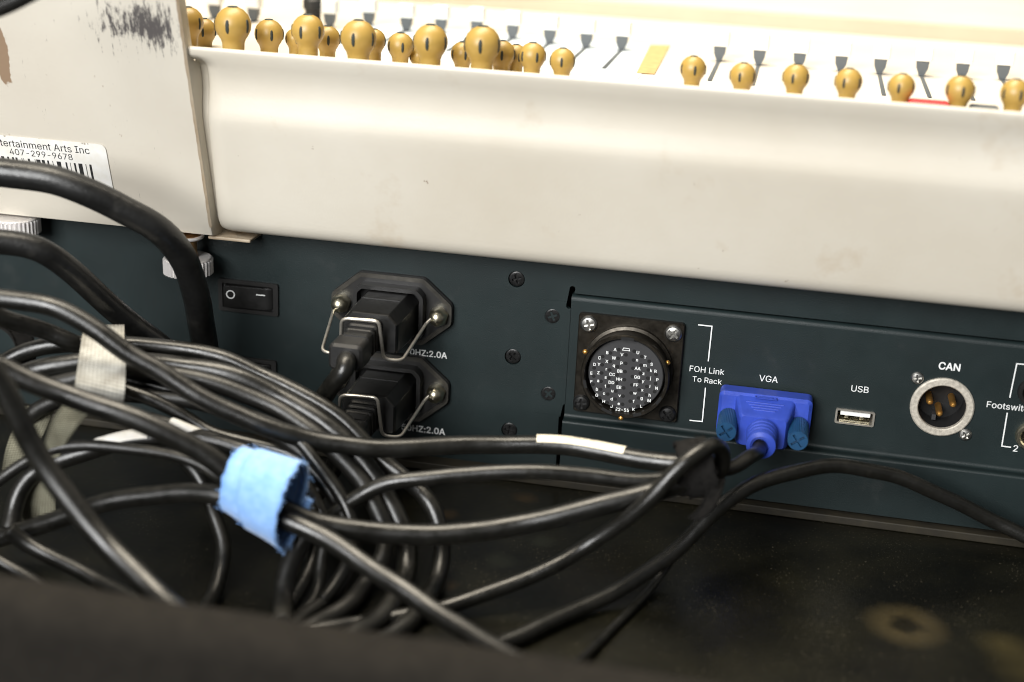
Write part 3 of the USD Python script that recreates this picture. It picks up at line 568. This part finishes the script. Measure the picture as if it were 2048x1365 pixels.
# faders: white cap on a dark stem, dark slot running towards the rear edge
def fader(px, py, dark=False):
    b = PZ(px, py, SZ); f = obj('fader', bx(b[0] - 3.4, b[0] + 3.4, b[1] - 3, b[1] + 3, SZ + 6, SZ + 12, 1.0), 'fader_dark' if dark else 'cap_white', CON)
    st = hullof(*[np.array([[b[0] + sx * w_, b[1] + sy * 1.6, z] for sx in (-1, 1) for sy in (-1, 1)]) for w_, z in ((2.5, SZ + 5.9), (2.2, SZ + 3), (.9, SZ + .02))]); obj('stem', st, 'fader_dark', f, smooth=False)
    obj('slot', bx(b[0] - .75, b[0] + .75, b[1] - 52, b[1] + 3, SZ + .25, SZ + .4), 'fader_dark', f, smooth=False)
for x, y in ((738, 52), (813, 63), (882, 66), (953, 70), (1025, 78), (1099, 88), (1172, 96), (1243, 101), (1438, 122), (1517, 130), (1597, 136), (1680, 142), (1758, 148), (1842, 152), (1922, 157), (2003, 160), (430, 37), (508, 44), (660, 55)): fader(x, y)
q = PZ(626, 52, SZ); bk = lathe([(0, 0), (3.5, 0), (3.5, 7), (4.3, 7.5), (4.3, 11), (3.6, 11.8), (0, 12)], 24); bk.apply_translation([q[0], q[1], SZ]); obj('selector_knob', bk, 'panel_black', CON, smooth=30)
def button(px0, px1, py, into, mat, hgt):
    a, b = P(px0, py, -into), P(px1, py, -into); obj('button', bx(a[0], b[0], into - 3, into + 4, SZ, (a[2] + b[2]) / 2 + hgt, 1.2), mat, CON)
button(1816, 1900, 208, -14, 'red_cap', .9); button(1938, 2000, 217, -14, 'fader_dark', .7)

# ================================================================== cables
SPL = {}
def cable(name, key, label, pts, dia_px, group=None, mat='cable_rubber', r=None, part='jacket', cat='cable', as_part=None):
    q = np.array([P(*p) for p in pts]); mid = np.median(zdist(q))
    r = r or 1.08 * dia_px / 2 * mid / FPX
    q = np.array([PC(*p, r) for p in pts]); s = spline(q); a_ = np.r_[0, np.cumsum(np.linalg.norm(np.diff(s, axis=0), axis=1))]; kk = sum(map(ord, key)) * 1.7; s = s + np.stack([meshkit.fbm(np.c_[a_ / 26, np.full(len(a_), kk + 9 * i), np.zeros(len(a_))], 2) - .5 for i in range(3)], 1) * 2.2 * min(1, r / 2.5); s[:, 2] = np.maximum(s[:, 2], r + .15); SPL[key] = (s, r)
    if as_part: return obj(part, sweep(s, r), mat, as_part, smooth=True)
    m = obj(name, sweep(s, r), mat, smooth=True); tag(stage.GetPrimAtPath(m), label, cat, group); return m
G1 = None
# two thick ones over the cheek
cable('thick_cable', 'A', 'thick black cable bending across the cream cheek and over the barcode sticker', [(-60, 343, 72), (0, 347, 70), (120, 363, 66), (235, 409, 60), (318, 462, 54), (368, 520, 46), (392, 585, 38), (404, 650, 30), (410, 720, 26), (412, 790, 30)], 53, mat='cable_rubber_thick')
cable('thick_cable', 'B', 'thick black cable running from the left edge down behind the coil, below the barcode sticker', [(-50, 484, 84), (0, 488, 80), (50, 493, 76), (100, 511, 72), (171, 566, 64), (238, 626, 56), (290, 668, 50), (345, 712, 46), (400, 770, 44)], 46, mat='cable_rubber_thick')
cable('cable', 'R', 'black cable crossing the very top corner of the cream cheek', [(-60, 40, 95), (0, 17, 95), (40, -2, 95), (100, -32, 95)], 34)
# the coil: turns tied by the grey strap
COIL = thing('coiled_cable', 'large untidy coil of black cable heaped in front of the power inlets', 'cable', tuple(P(560, 1000, 80) * [1, 1, 0]))
def turn(key, pts, d): cable('turn', key, None, pts, d, part='turn', as_part=COIL, mat=('cable_rubber', 'cable_rubber_dull')[int(key[1:]) % 3 == 0])
turn('C1', [(-30, 760, 84), (30, 716, 80), (80, 700, 78), (160, 690, 74), (250, 688, 70), (342, 700, 66), (444, 720, 64), (513, 748, 63), (615, 795, 64), (700, 855, 66), (754, 911, 68), (800, 950, 70), (840, 985, 74), (868, 1031, 78), (881, 1099, 84), (868, 1165, 94), (840, 1215, 104), (790, 1265, 122), (730, 1300, 140)], 32)
turn('C2', [(-20, 790, 90), (60, 745, 86), (150, 728, 82), (260, 722, 76), (360, 735, 74), (460, 752, 72), (560, 792, 70), (640, 842, 72), (713, 911, 75), (770, 985, 78), (797, 1041, 82), (813, 1095, 86), (808, 1154, 94), (780, 1210, 106), (735, 1255, 122), (680, 1290, 140)], 39)
turn('C3', [(100, 770, 88), (250, 740, 82), (360, 752, 80), (450, 775, 78), (540, 812, 76), (620, 858, 78), (672, 908, 80), (722, 965, 83), (752, 1020, 86), (770, 1075, 90), (758, 1128, 96), (735, 1160, 101), (700, 1205, 109), (640, 1245, 120), (570, 1280, 140)], 33)
turn('C4', [(253, 778, 86), (308, 800, 85), (376, 838, 84), (424, 866, 84), (500, 885, 84), (560, 900, 84), (612, 930, 86), (668, 997, 90), (700, 1050, 94), (706, 1095, 98), (692, 1140, 104), (668, 1185, 111), (615, 1230, 121), (550, 1275, 140)], 26)
turn('C5', [(300, 838, 90), (352, 854, 91), (420, 878, 90), (520, 905, 90), (580, 940, 91), (632, 1000, 95), (652, 1060, 99), (644, 1120, 105), (634, 1180, 113), (600, 1230, 123), (540, 1280, 142)], 24)
turn('C6', [(540, 985, 98), (605, 1018, 101), (612, 1060, 103), (590, 1105, 107), (572, 1150, 113), (566, 1195, 119), (562, 1250, 127)], 38)
turn('C7', [(352, 905, 92), (395, 950, 95), (430, 1020, 100), (447, 1090, 107), (438, 1150, 115), (414, 1212, 126), (370, 1270, 142)], 28)
turn('C8', [(15, 1060, 116), (28, 1010, 110), (58, 962, 105), (118, 926, 100), (188, 898, 96), (255, 880, 94), (330, 872, 92), (430, 880, 91), (500, 902, 92)], 34)
turn('C9', [(-30, 985, 112), (20, 945, 106), (80, 908, 102), (150, 893, 100), (260, 900, 98), (340, 910, 98), (410, 935, 99), (480, 985, 100)], 22)
turn('C10', [(20, 1060, 125), (60, 1090, 124), (130, 1130, 126), (200, 1165, 130), (270, 1200, 138), (330, 1240, 148)], 30)
turn('C11', [(-40, 1095, 130), (0, 1120, 130), (50, 1150, 132), (120, 1200, 140), (180, 1250, 152)], 26)
turn('C12', [(40, 880, 92), (55, 840, 90), (110, 805, 88), (200, 788, 86), (330, 795, 82), (440, 820, 80), (520, 850, 80), (590, 890, 83), (655, 950, 87), (690, 1020, 92), (690, 1090, 99)], 30)
turn('C13', [(85, 742, 80), (200, 745, 78), (320, 775, 76), (410, 800, 78), (520, 838, 82), (600, 885, 86), (650, 950, 90), (690, 1010, 93), (706, 1070, 98), (690, 1140, 106), (650, 1200, 116)], 24)
# single cables
cable('cable', 'D', 'black cable along the top of the heap with a paper tag near the black tie', [(-40, 592, 100), (0, 596, 98), (103, 615, 96), (171, 649, 95), (246, 697, 94), (308, 738, 93), (376, 782, 92), (444, 818, 91), (547, 858, 88), (620, 878, 84), (703, 891, 80), (771, 896, 76), (873, 892, 68), (976, 888, 62), (1085, 890, 58), (1160, 899, 57), (1240, 914, 58), (1320, 926, 60), (1385, 928, 62), (1420, 924, 64)], 36)
cable('cable', 'D2', 'thick black cable crossing the grey strap and running into the blue wrap', [(-40, 712, 128), (0, 732, 126), (60, 762, 124), (130, 790, 122), (211, 817, 120), (290, 848, 118), (352, 876, 116), (410, 910, 114), (460, 948, 113), (530, 995, 112), (600, 1037, 110), (700, 1060, 106), (800, 1070, 101), (900, 1068, 96), (1000, 1056, 91), (1100, 1037, 86), (1200, 1012, 81), (1300, 985, 76), (1380, 958, 70), (1420, 940, 66)], 41)
cable('cable', 'F', 'black cable passing through the blue wrap and slanting down to the padded edge', [(-40, 1085, 118), (0, 1073, 117), (120, 1036, 115), (188, 1012, 114), (256, 996, 113), (342, 986, 113), (437, 990, 114), (520, 1015, 115), (600, 1055, 117), (660, 1090, 120), (750, 1148, 126), (850, 1212, 134), (950, 1275, 144), (1060, 1340, 156)], 37)
cable('cable', 'G', 'thick black cable slanting steeply down across the lower left corner', [(-30, 728, 150), (0, 776, 149), (30, 828, 148), (62, 888, 147), (96, 945, 147), (137, 1000, 148), (191, 1066, 150), (260, 1138, 155), (320, 1196, 161), (380, 1250, 168)], 45)
cable('cable', 'H', 'short glossy black cable end between the left edge and the grey strap', [(-40, 612, 92), (0, 632, 88), (47, 647, 84), (94, 665, 79), (140, 684, 76), (210, 712, 68), (290, 740, 62)], 34)
cable('cable', 'N', 'black cable looping over the tie and sweeping down left across the case floor', [(1432, 955, 60), (1446, 928, 60), (1440, 896, 64), (1415, 889, 72), (1385, 910, 78), (1340, 955, 82), (1277, 1020, 84), (1181, 1088, 84), (1113, 1130, 90), (1044, 1160, 96), (976, 1187, 102), (908, 1211, 108), (832, 1230, 114), (737, 1246, 120), (620, 1262, 126)], 30)
cable('cable', 'O', 'black cable arching up to the panel foot and leaving at the right edge', [(2130, 1112, 20), (2048, 1070, 20), (1945, 1023, 20), (1846, 978, 22), (1780, 951, 24), (1697, 932, 28), (1635, 932, 33), (1552, 951, 42), (1490, 980, 52), (1432, 1024, 60), (1386, 1066, 66), (1341, 1108, 72), (1283, 1152, 80), (1200, 1202, 92), (1078, 1254, 108), (1010, 1282, 118), (900, 1330, 130)], 29)
cable('cable', 'S', 'thin black cable splitting off toward the padded edge at bottom centre', [(1362, 1085, 62), (1325, 1146, 70), (1262, 1218, 90), (1200, 1284, 112), (1130, 1350, 140)], 16)

# --- tags on cables: curved paper sleeves
def sleeve(key, p0, p1, parent_label, mat='paper_white', lo=-40, hi=200, prints=0, flag=0.0):
    s, r = SPL[key]; pp = proj(s); i0 = int(np.argmin(np.linalg.norm(pp - p0, axis=1))); i1 = int(np.argmin(np.linalg.norm(pp - p1, axis=1))); i0, i1 = min(i0, i1), max(i0, i1)
    seg = spline(s[max(i0 - 1, 0):i1 + 2], .8) if i1 - i0 > 2 else s[i0:i1 + 1]
    t = np.gradient(seg, axis=0); t /= np.linalg.norm(t, axis=1)[:, None]; v = []; aa = np.radians(np.linspace(lo, hi, 15))
    for k in range(len(seg)):
        toc = CAM - seg[k]; a = toc - t[k] * (toc @ t[k]); a /= np.linalg.norm(a); b = np.cross(t[k], a); b = b if b[2] > 0 else -b
        v.append([seg[k] + (r + .35) * (math.cos(x) * a + math.sin(x) * b) for x in aa])
    v = np.array(v); n0, n1 = v.shape[:2]; v = v.reshape(-1, 3)
    f = np.array([[a * n1 + b, a * n1 + b + 1, (a + 1) * n1 + b + 1, (a + 1) * n1 + b] for a in range(n0 - 1) for b in range(n1 - 1)])
    return seg, t, r, (v, f), aa
def add_tag(key, p0, p1, name_label, **kw):
    seg, t, r, m, aa = sleeve(key, np.array(p0), np.array(p1), None, **{k: v for k, v in kw.items() if k in ('lo', 'hi')})
    o = obj('paper_tag', m, kw.get('mat', 'paper_white'), smooth=True); tag(stage.GetPrimAtPath(o), name_label, 'cable tag')
    if kw.get('prints'):
        v, f = m; n1 = len(aa); q = []
        for k in kw['prints']:
            a = int(k * (len(seg) - 2))
            for c in range(5, 8):
                d = v[a * n1 + c:a * n1 + c + 2], v[(a + 1) * n1 + c:(a + 1) * n1 + c + 2]
                q.append((d[0][0], d[0][1], d[1][1] * .45 + d[0][1] * .55, d[1][0] * .45 + d[0][0] * .55))
        ctr = seg.mean(0); vv_ = np.array(q).reshape(-1, 3)
        near = np.array([seg[np.argmin(np.linalg.norm(seg - x, axis=1))] for x in vv_]); vv_ = near + (vv_ - near) * ((r + .42) / (r + .35))
        obj('print', (vv_, np.arange(len(vv_)).reshape(-1, 4)), 'print_grey', o, smooth=False)
add_tag('D', (1086, 890), (1240, 915), 'long yellowed paper tag wrapped on the cable below the round multipin connector', mat='paper_aged', lo=12, hi=150, prints=[.42, .46, .49, .54, .57, .62, .66])
add_tag('C8', (212, 888), (285, 878), 'small white paper tag curling off a cable just under the grey strap', lo=0, hi=110)
add_tag('C5', (352, 856), (386, 866), 'tiny white paper tag end showing between cables at the heart of the coil', lo=-60, hi=80)
# ================================================================== plugs
def power_cord(k, label):
    u, v = iu[k]
    T = thing('power_cord', label, 'power cord', (u, -30, v - 10))
    body0 = Polygon([(-11.2, -8.0), (11.2, -8.0), (11.2, 4.0), (7.6, 8.0), (-7.6, 8.0), (-11.2, 4.0)]).buffer(-.8).buffer(.8, quad_segs=4)
    body1 = affinity.scale(body0, .93, .93); body2 = affinity.scale(body0, .86, .86)
    obj('plug', W(hullof(ring_at(body0, 3), ring_at(body1, 29.0), ring_at(body2, 30.2)), u, v), 'black_plastic', T, smooth=25)
    obj('raised_ridge', W(bx(-7.6, 7.2, 7.0, 8.05, 15.3, 15.8), u, v), 'black_satin', T, smooth=False)
    for i in range(4):
        a = rpoly(-5.7 + .15 * i, -5.4, 5.7 - .15 * i, 5.2 - .3 * i, 1.5); obj('relief_rib', W(plate(a, 2.1, 30.5 + 3.2 * i, .6), u - .9 - .2 * i, v - .4 * i), 'black_plastic', T, smooth=25)
    core = rpoly(-4.8, -4.4, 4.8, 4.0, 1.4); obj('strain_relief', W(ext(core, 14, 30.0), u - 1.1, v - .6), 'black_plastic', T, smooth=25)
    endb = rpoly(-6.1, -5.2, 6.1, 4.6, 2.0); obj('relief_end', W(plate(endb, 10.0, 43.4, 1.0), u - 1.8, v - 1.6), 'black_satin', T, smooth=25)
    e = np.array([u - 2.0, -51.0, v - 3.0]); pe = proj(e)
    if k == 0: pts = [tuple(pe) + (51,), (pe[0] - 2, pe[1] + 6, 57), (690, 738, 60), (668, 768, 57), (640, 806, 52), (612, 846, 48), (585, 890, 46), (570, 935, 50)]
    else: pts = [tuple(pe) + (51,), (pe[0] - 1, pe[1] + 6, 56), (690, 895, 57), (668, 930, 52), (640, 975, 50), (612, 1010, 54)]
    cable('jacket', f'cord{k}', None, pts, 36, part='jacket', as_part=T, r=3.3)
power_cord(0, 'black mains plug and cord clipped into the upper power inlet')
power_cord(1, 'black mains plug and cord in the lower power inlet, partly behind the heap')
# --- VGA plug
va, vb = P(1452, 865, 25), P(1595.5, 883.5, 25); VU, VV = (va[0] + vb[0]) / 2, (va[2] + vb[2]) / 2
VGA = thing('vga_cable', 'blue video plug with two teal thumbscrews and its black cable', 'video cable', (VU, -20, 0))
hood = rpoly(-16.7, -7.6, 16.7, 9.6, 2.0)
obj('plug_hood', W(plate(hood, 7.2, 3.0, 1.2), VU, VV), 'vga_blue', VGA, smooth=25)
obj('plug_shroud', W(plate(rpoly(-10, -5, 10, 5, 2), 3.0, .1, .2), VU, VV), 'bare_nickel', VGA, smooth=25)
obj('plug_body', W(hullof(ring_at(rpoly(-10.8, -7.4, 10.8, 8.9, 1.5), 9.5), ring_at(rpoly(-8.9, -7.0, 8.9, 5.6, 1.4), 18.2), ring_at(rpoly(-8.0, -6.2, 8.0, 4.9, 1.4), 19.6)), VU, VV), 'vga_blue', VGA, smooth=25)
for i, (hw, w_) in enumerate(((6.8, 12.6), (5.9, 13.8), (4.9, 15.0), (3.9, 16.2))):
    yy = 8.9 - (w_ - 9.5) * .379 + .02; obj('grip_line', W(bx(-hw, hw, yy - .3, yy + .25, w_ - .28, w_ + .28, .2), VU, VV), 'vga_blue', VGA, smooth=30)
fr = ext(sbox(-3.9, -1.0, 3.9, 1.0).difference(sbox(-3.4, -.7, 3.4, .7)).union(sbox(-2.4, -.5, 2.4, .5).difference(sbox(-2.0, -.25, 2.0, .25))), .3)
fr.apply_transform(trimesh.transformations.rotation_matrix(-math.pi / 2, [1, 0, 0])); obj('emblem_frame', W(fr, VU, VV + 9.0, 10.6), 'vga_blue', VGA, smooth=False)
axis = np.array([0, -.04, 1.0]); axis /= np.linalg.norm(axis)
def tilted(m, a, w0):
    R = trimesh.geometry.align_vectors([0, 0, 1], axis); m = m.copy(); m.apply_transform(R); m.apply_translation([0, 0, w0]); return W(m, VU, VV)
rings = [(4.9, 0), (4.9, 3.0)]
obj('strain_relief', tilted(lathe([(0, 0), (4.5, 0), (4.2, 13.0), (3.0, 13.2), (3.0, 12), (0, 12)][::-1], 36), 0, 19.0), 'vga_blue', VGA)
for i in range(4): obj('relief_ring', tilted(lathe([(4.0, 0), (5.4 - .1 * i, .35), (5.5 - .1 * i, 1.1), (5.4 - .1 * i, 1.9 if i < 3 else 3.4), (3.6, 2.3 if i < 3 else 3.9)][::-1], 36), 0, 21.0 + 2.7 * i), 'vga_blue', VGA)
for c in (va, vb):
    a = np.linspace(0, 2 * np.pi, 72, endpoint=False); r_ = np.where(np.arange(72) % 2 == 0, 3.6, 3.42); grip = Polygon(np.c_[r_ * np.cos(a), r_ * np.sin(a)])
    body = M3(ext(grip, 14.0, 10.6)); cut = M3(bx(-2.7, 2.7, -.45, .45, 23.4, 26)) + M3(bx(-.45, .45, -2.7, 2.7, 23.4, 26)); cut = cut.rotate([0, 0, 38])
    obj('thumbscrew', W(body - cut, c[0], c[2]), 'vga_teal', VGA, smooth=25)
tip = np.array([VU, 0, VV]) + np.array([axis[0] * 12, -(19.0 + axis[2] * 12.5), axis[1] * 12.5]); pt = proj(tip)
cable('jacket', 'V', None, [tuple(pt) + (-tip[1],), (pt[0] - 5, pt[1] + 12, 37.5), (1500, 912, 47), (1468, 930, 54), (1430, 938, 60), (1385, 946, 64), (1330, 956, 67), (1284, 960, 70), (1181, 953, 74), (1078, 947, 78), (959, 949, 82), (873, 953, 85), (788, 965, 88), (725, 988, 90), (672, 1024, 92), (636, 1075, 96), (615, 1140, 106), (580, 1210, 118), (530, 1280, 140)], 29, part='jacket', as_part=VGA)

# ================================================================== straps, wraps
def ribbon(pts_a, pts_b, thick, n=40):
    """A band between two edge curves, with thickness along its normal."""
    A, B = spline(pts_a, .8), spline(pts_b, .8); m = n; ia = np.linspace(0, 1, m)
    rs = lambda S: np.stack([np.interp(ia, np.linspace(0, 1, len(S)), S[:, k]) for k in range(3)], 1)
    A, B = rs(A), rs(B); c = 7; g = np.stack([A * (1 - t) + B * t for t in np.linspace(0, 1, c)], 1)
    du = np.gradient(g, axis=0); dv = np.gradient(g, axis=1); nn = np.cross(du, dv); nn /= np.linalg.norm(nn, axis=2)[..., None]
    flip = np.sign((nn * (CAM - g)).sum()); nn *= flip
    top, bot = g + nn * thick / 2, g - nn * thick / 2; v = np.vstack([top.reshape(-1, 3), bot.reshape(-1, 3)]); N = m * c; f = []
    for a in range(m - 1):
        for b in range(c - 1):
            q = [a * c + b, a * c + b + 1, (a + 1) * c + b + 1, (a + 1) * c + b]; f.append(q if flip < 0 else q[::-1]); q2 = [x + N for x in q]; f.append(q2[::-1] if flip < 0 else q2)
    for a in range(m - 1):
        for b in (0, c - 1): q = [a * c + b, (a + 1) * c + b, (a + 1) * c + b + N, a * c + b + N]; f.append(q)
    for a in (0, m - 1):
        for b in range(c - 1): q = [a * c + b, a * c + b + 1, a * c + b + 1 + N, a * c + b + N]; f.append(q)
    L = np.r_[0, np.cumsum(np.linalg.norm(np.diff(A, axis=0), axis=1))]; wd = np.linalg.norm(A[0] - B[0]); uvt = np.stack(np.broadcast_arrays(np.linspace(0, wd, c)[None, :], L[:, None]), -1).reshape(-1, 2)
    return (v, np.array(f)), np.vstack([uvt, uvt])
def strap(name, mesh_uv, mat, label, cat, parent='/World'):
    (v, f), uv = mesh_uv; path = numbered(parent, name); f = np.vstack([f[:, [0, 1, 2]], f[:, [0, 2, 3]]]); o = origin[parent]
    usdkit.mesh(stage, path, (( v - o) * MM, f), '/World/Looks/' + mat, smooth=True, uv=uv); origin[path] = o
    if label: tag(stage.GetPrimAtPath(path), label, cat)
    return path
S1 = strap('webbing_strap', ribbon([P(x, y, f) for x, y, f in ((166, 652, 66), (165, 670, 78), (160, 705, 90), (154, 745, 100), (150, 775, 104), (146, 800, 98))], [P(x, y, f) for x, y, f in ((249, 652, 64), (249, 675, 76), (251, 715, 88), (251, 755, 97), (249, 790, 101), (243, 820, 94))], 1.0), 'webbing_grey', 'pale grey webbing strap looped over the coil, lying under two cables', 'strap')
strap('webbing_strap', ribbon([P(x, y, f) for x, y, f in ((140, 795, 98), (116, 822, 102), (97, 855, 104), (85, 895, 103), (60, 950, 104), (40, 1000, 105), (24, 1045, 106))], [P(x, y, f) for x, y, f in ((212, 800, 95), (180, 826, 98), (155, 855, 101), (132, 890, 101), (112, 940, 102), (110, 995, 103), (112, 1045, 104))], .9), 'webbing_olive', 'olive grey webbing tail hanging below the pale strap', 'strap')
strap('webbing_strap', ribbon([P(x, y, f) for x, y, f in ((50, 812, 84), (30, 850, 92), (12, 900, 97), (4, 945, 98))], [P(x, y, f) for x, y, f in ((108, 820, 82), (92, 858, 90), (70, 905, 95), (58, 935, 96))], .9), 'webbing_olive', 'dark webbing end hidden behind the steep cable at the far left', 'strap')
bs = strap('hook_strap', ribbon([P(x, y, f) for x, y, f in ((-20, 650, 70), (10, 660, 74), (30, 690, 78), (34, 730, 80))], [P(x, y, f) for x, y, f in ((20, 640, 66), (60, 668, 70), (70, 690, 74), (72, 725, 76))], 1.4), 'hook_tape', 'black hook and loop strap end tucked beside the grey strap', 'strap')
# blue wrap: a wide cloth band wound round two cables
def wound(c0, c1, a0, a1, b, maj, turns, thick, start, fray, nA=110, nL=14, lay=0.0):
    c0, c1 = np.array(c0), np.array(c1); ax = c1 - c0; ax /= np.linalg.norm(ax); e1 = maj - ax * (maj @ ax); e1 /= np.linalg.norm(e1); e2 = np.cross(ax, e1)
    if e2 @ (CAM - c0) < 0: e2 = -e2
    th = np.linspace(start, start + turns * 2 * np.pi, nA); g = []
    for k, t in enumerate(th):
        grow = 1.25 * (t - start) / (2 * np.pi); row = []
        off = -2.4 * (turns - (t - start) / (2 * np.pi))      # each layer starts further along the cables
        pr_ = (t - start) / (2 * np.pi); s0 = lay * (.45 * np.clip((pr_ - 1.0) / .25, 0, 1) + .55 * np.clip((pr_ - 1.75) / .25, 0, 1))
        for j, s in enumerate(np.linspace(s0, 1, nL)):
            ww = .25 * (meshkit.noise(np.array([[t * 2.1, s * 3, 1.0]]))[0] - .5)
            a = a0 * (1 - s) + a1 * s + grow + ww; bb = b + grow + ww
            endj = fray * (meshkit.noise(np.array([[t * 9, j * 7.0, 3.0]]))[0] - .5) if j in (0, nL - 1) else 0
            row.append(c0 + (c1 - c0) * s + ax * (off + endj) + e1 * a * np.cos(t) + e2 * bb * np.sin(t))
        g.append(row)
    g = np.array(g); du = np.gradient(g, axis=0); dv = np.gradient(g, axis=1); nn = np.cross(du, dv); nn /= np.linalg.norm(nn, axis=2)[..., None]
    o, i = g + nn * thick / 2, g - nn * thick / 2; v = np.vstack([o.reshape(-1, 3), i.reshape(-1, 3)]); N = nA * nL; f = []
    for a in range(nA - 1):
        for c in range(nL - 1): q = [a * nL + c, a * nL + c + 1, (a + 1) * nL + c + 1, (a + 1) * nL + c]; f += [q[::-1], [x + N for x in q]]
        for c in (0, nL - 1): f.append([a * nL + c, (a + 1) * nL + c, (a + 1) * nL + c + N, a * nL + c + N])
    for a in (0, nA - 1):
        for c in range(nL - 1): f.append([a * nL + c, a * nL + c + 1, a * nL + c + 1 + N, a * nL + c + N])
    return (v, np.array(f))
w0, w1 = P(490, 966, 111), P(594, 1014, 115)
maj = P(600, 950, 112) - P(545, 1080, 112)
WRAP = wound(w0, w1, 9.8, 12.4, 7.2, maj, 2.35, .9, 2.4, .9, lay=.34); bw = obj('cloth_wrap', WRAP, 'blue_cloth', smooth=True)
tag(stage.GetPrimAtPath(bw), 'light blue cloth wrap wound round two black cables', 'cable wrap')
def fuzz(name, edge, L, count, mat, parent, seed):
    g = np.random.default_rng(seed); pts = []
    for _ in range(count):
        a = edge[g.integers(len(edge))]; d = g.normal(size=3); d /= np.linalg.norm(d); e = g.normal(size=3) * .5; k = L * g.uniform(.4, 1.3)
        pts += [a, a + d * k * .5, a + (d + e * .5) * k]
    path = numbered(parent, name); c = UsdGeom.BasisCurves.Define(stage, path); c.CreateTypeAttr('linear'); c.CreateCurveVertexCountsAttr([3] * count)
    c.CreatePointsAttr([Gf.Vec3f(*map(float, (q - origin[parent]) * MM)) for q in pts]); c.CreateWidthsAttr([.00016]); c.SetWidthsInterpolation('constant')
    UsdShade.MaterialBindingAPI.Apply(c.GetPrim()).Bind(UsdShade.Material.Get(stage, '/World/Looks/' + mat)); tag(c, kind='stuff'); origin[path] = origin[parent]
def rim_points(m, nL, cols): v = m[0][: len(m[0]) // 2].reshape(-1, nL, 3); return v[:, cols].reshape(-1, 3)
fuzz('fuzz', rim_points(WRAP, 14, [13, 13, 13, 12, 0]), 1.7, 420, 'blue_cloth', bw, 3)
# black tie gathering the cables
t0, t1 = P(1372, 938, 68), P(1432, 926, 66); majt = P(1400, 880, 66) - P(1400, 980, 66)
TIE = thing('cable_tie', 'fuzzy black hook tape tie gathering cables beside the blue plug', 'cable tie', tuple(P(1400, 930, 67)))
BAND = wound(t0, t1, 8.2, 8.0, 6.5, majt, 1.6, 1.0, 1.0, 1.6, 70, 8); bd_ = obj('band', BAND, 'hook_tape', TIE, smooth=True); fuzz('fuzz', rim_points(BAND, 8, [0, 7, 3, 5]), 1.3, 350, 'hook_tape', bd_, 5)
(v_, f_), uv_ = ribbon([P(x, y, f) for x, y, f in ((1425, 955, 70), (1412, 990, 76), (1395, 1020, 80), (1376, 1036, 82))], [P(x, y, f) for x, y, f in ((1450, 960, 68), (1440, 995, 74), (1415, 1030, 79), (1392, 1042, 81))], 1.0, 16)
obj('tail', (v_, f_), 'hook_tape', TIE, smooth=True)

# ================================================================== padded front edge of the case
za = P(700, 1228, 195)[2]
def edge():
    xs_ = np.linspace(-420, 460, 90); s = []
    for a in np.linspace(0, math.pi, 13): s.append((-195 + 0 - 9 + 9 * math.cos(a), -9 + 9 * math.sin(a)))
    s = [(-195, -za)] + s + [(-213, -za)]; v = []
    for x in xs_:
        dz = 1.6 * (meshkit.fbm(np.array([[x * .02, 3.1, 0]]))[0] - .5); v.append([(x, y + dz * .5, za + z + (dz if z > -20 else 0)) for y, z in s])
    v = np.array(v); n0, n1 = v.shape[:2]; f = np.array([[a * n1 + b, a * n1 + b + 1, (a + 1) * n1 + b + 1, (a + 1) * n1 + b] for a in range(n0 - 1) for b in range(n1 - 1)])
    m = trimesh.Trimesh(v.reshape(-1, 3), np.vstack([f[:, [0, 2, 1]], f[:, [0, 3, 2]]]), process=False); return m
pe_ = obj('padded_edge', edge(), 'edge_cloth', smooth=50)
tag(stage.GetPrimAtPath(pe_), 'blurred dark cloth covered padding along the near edge of the case', 'padding')
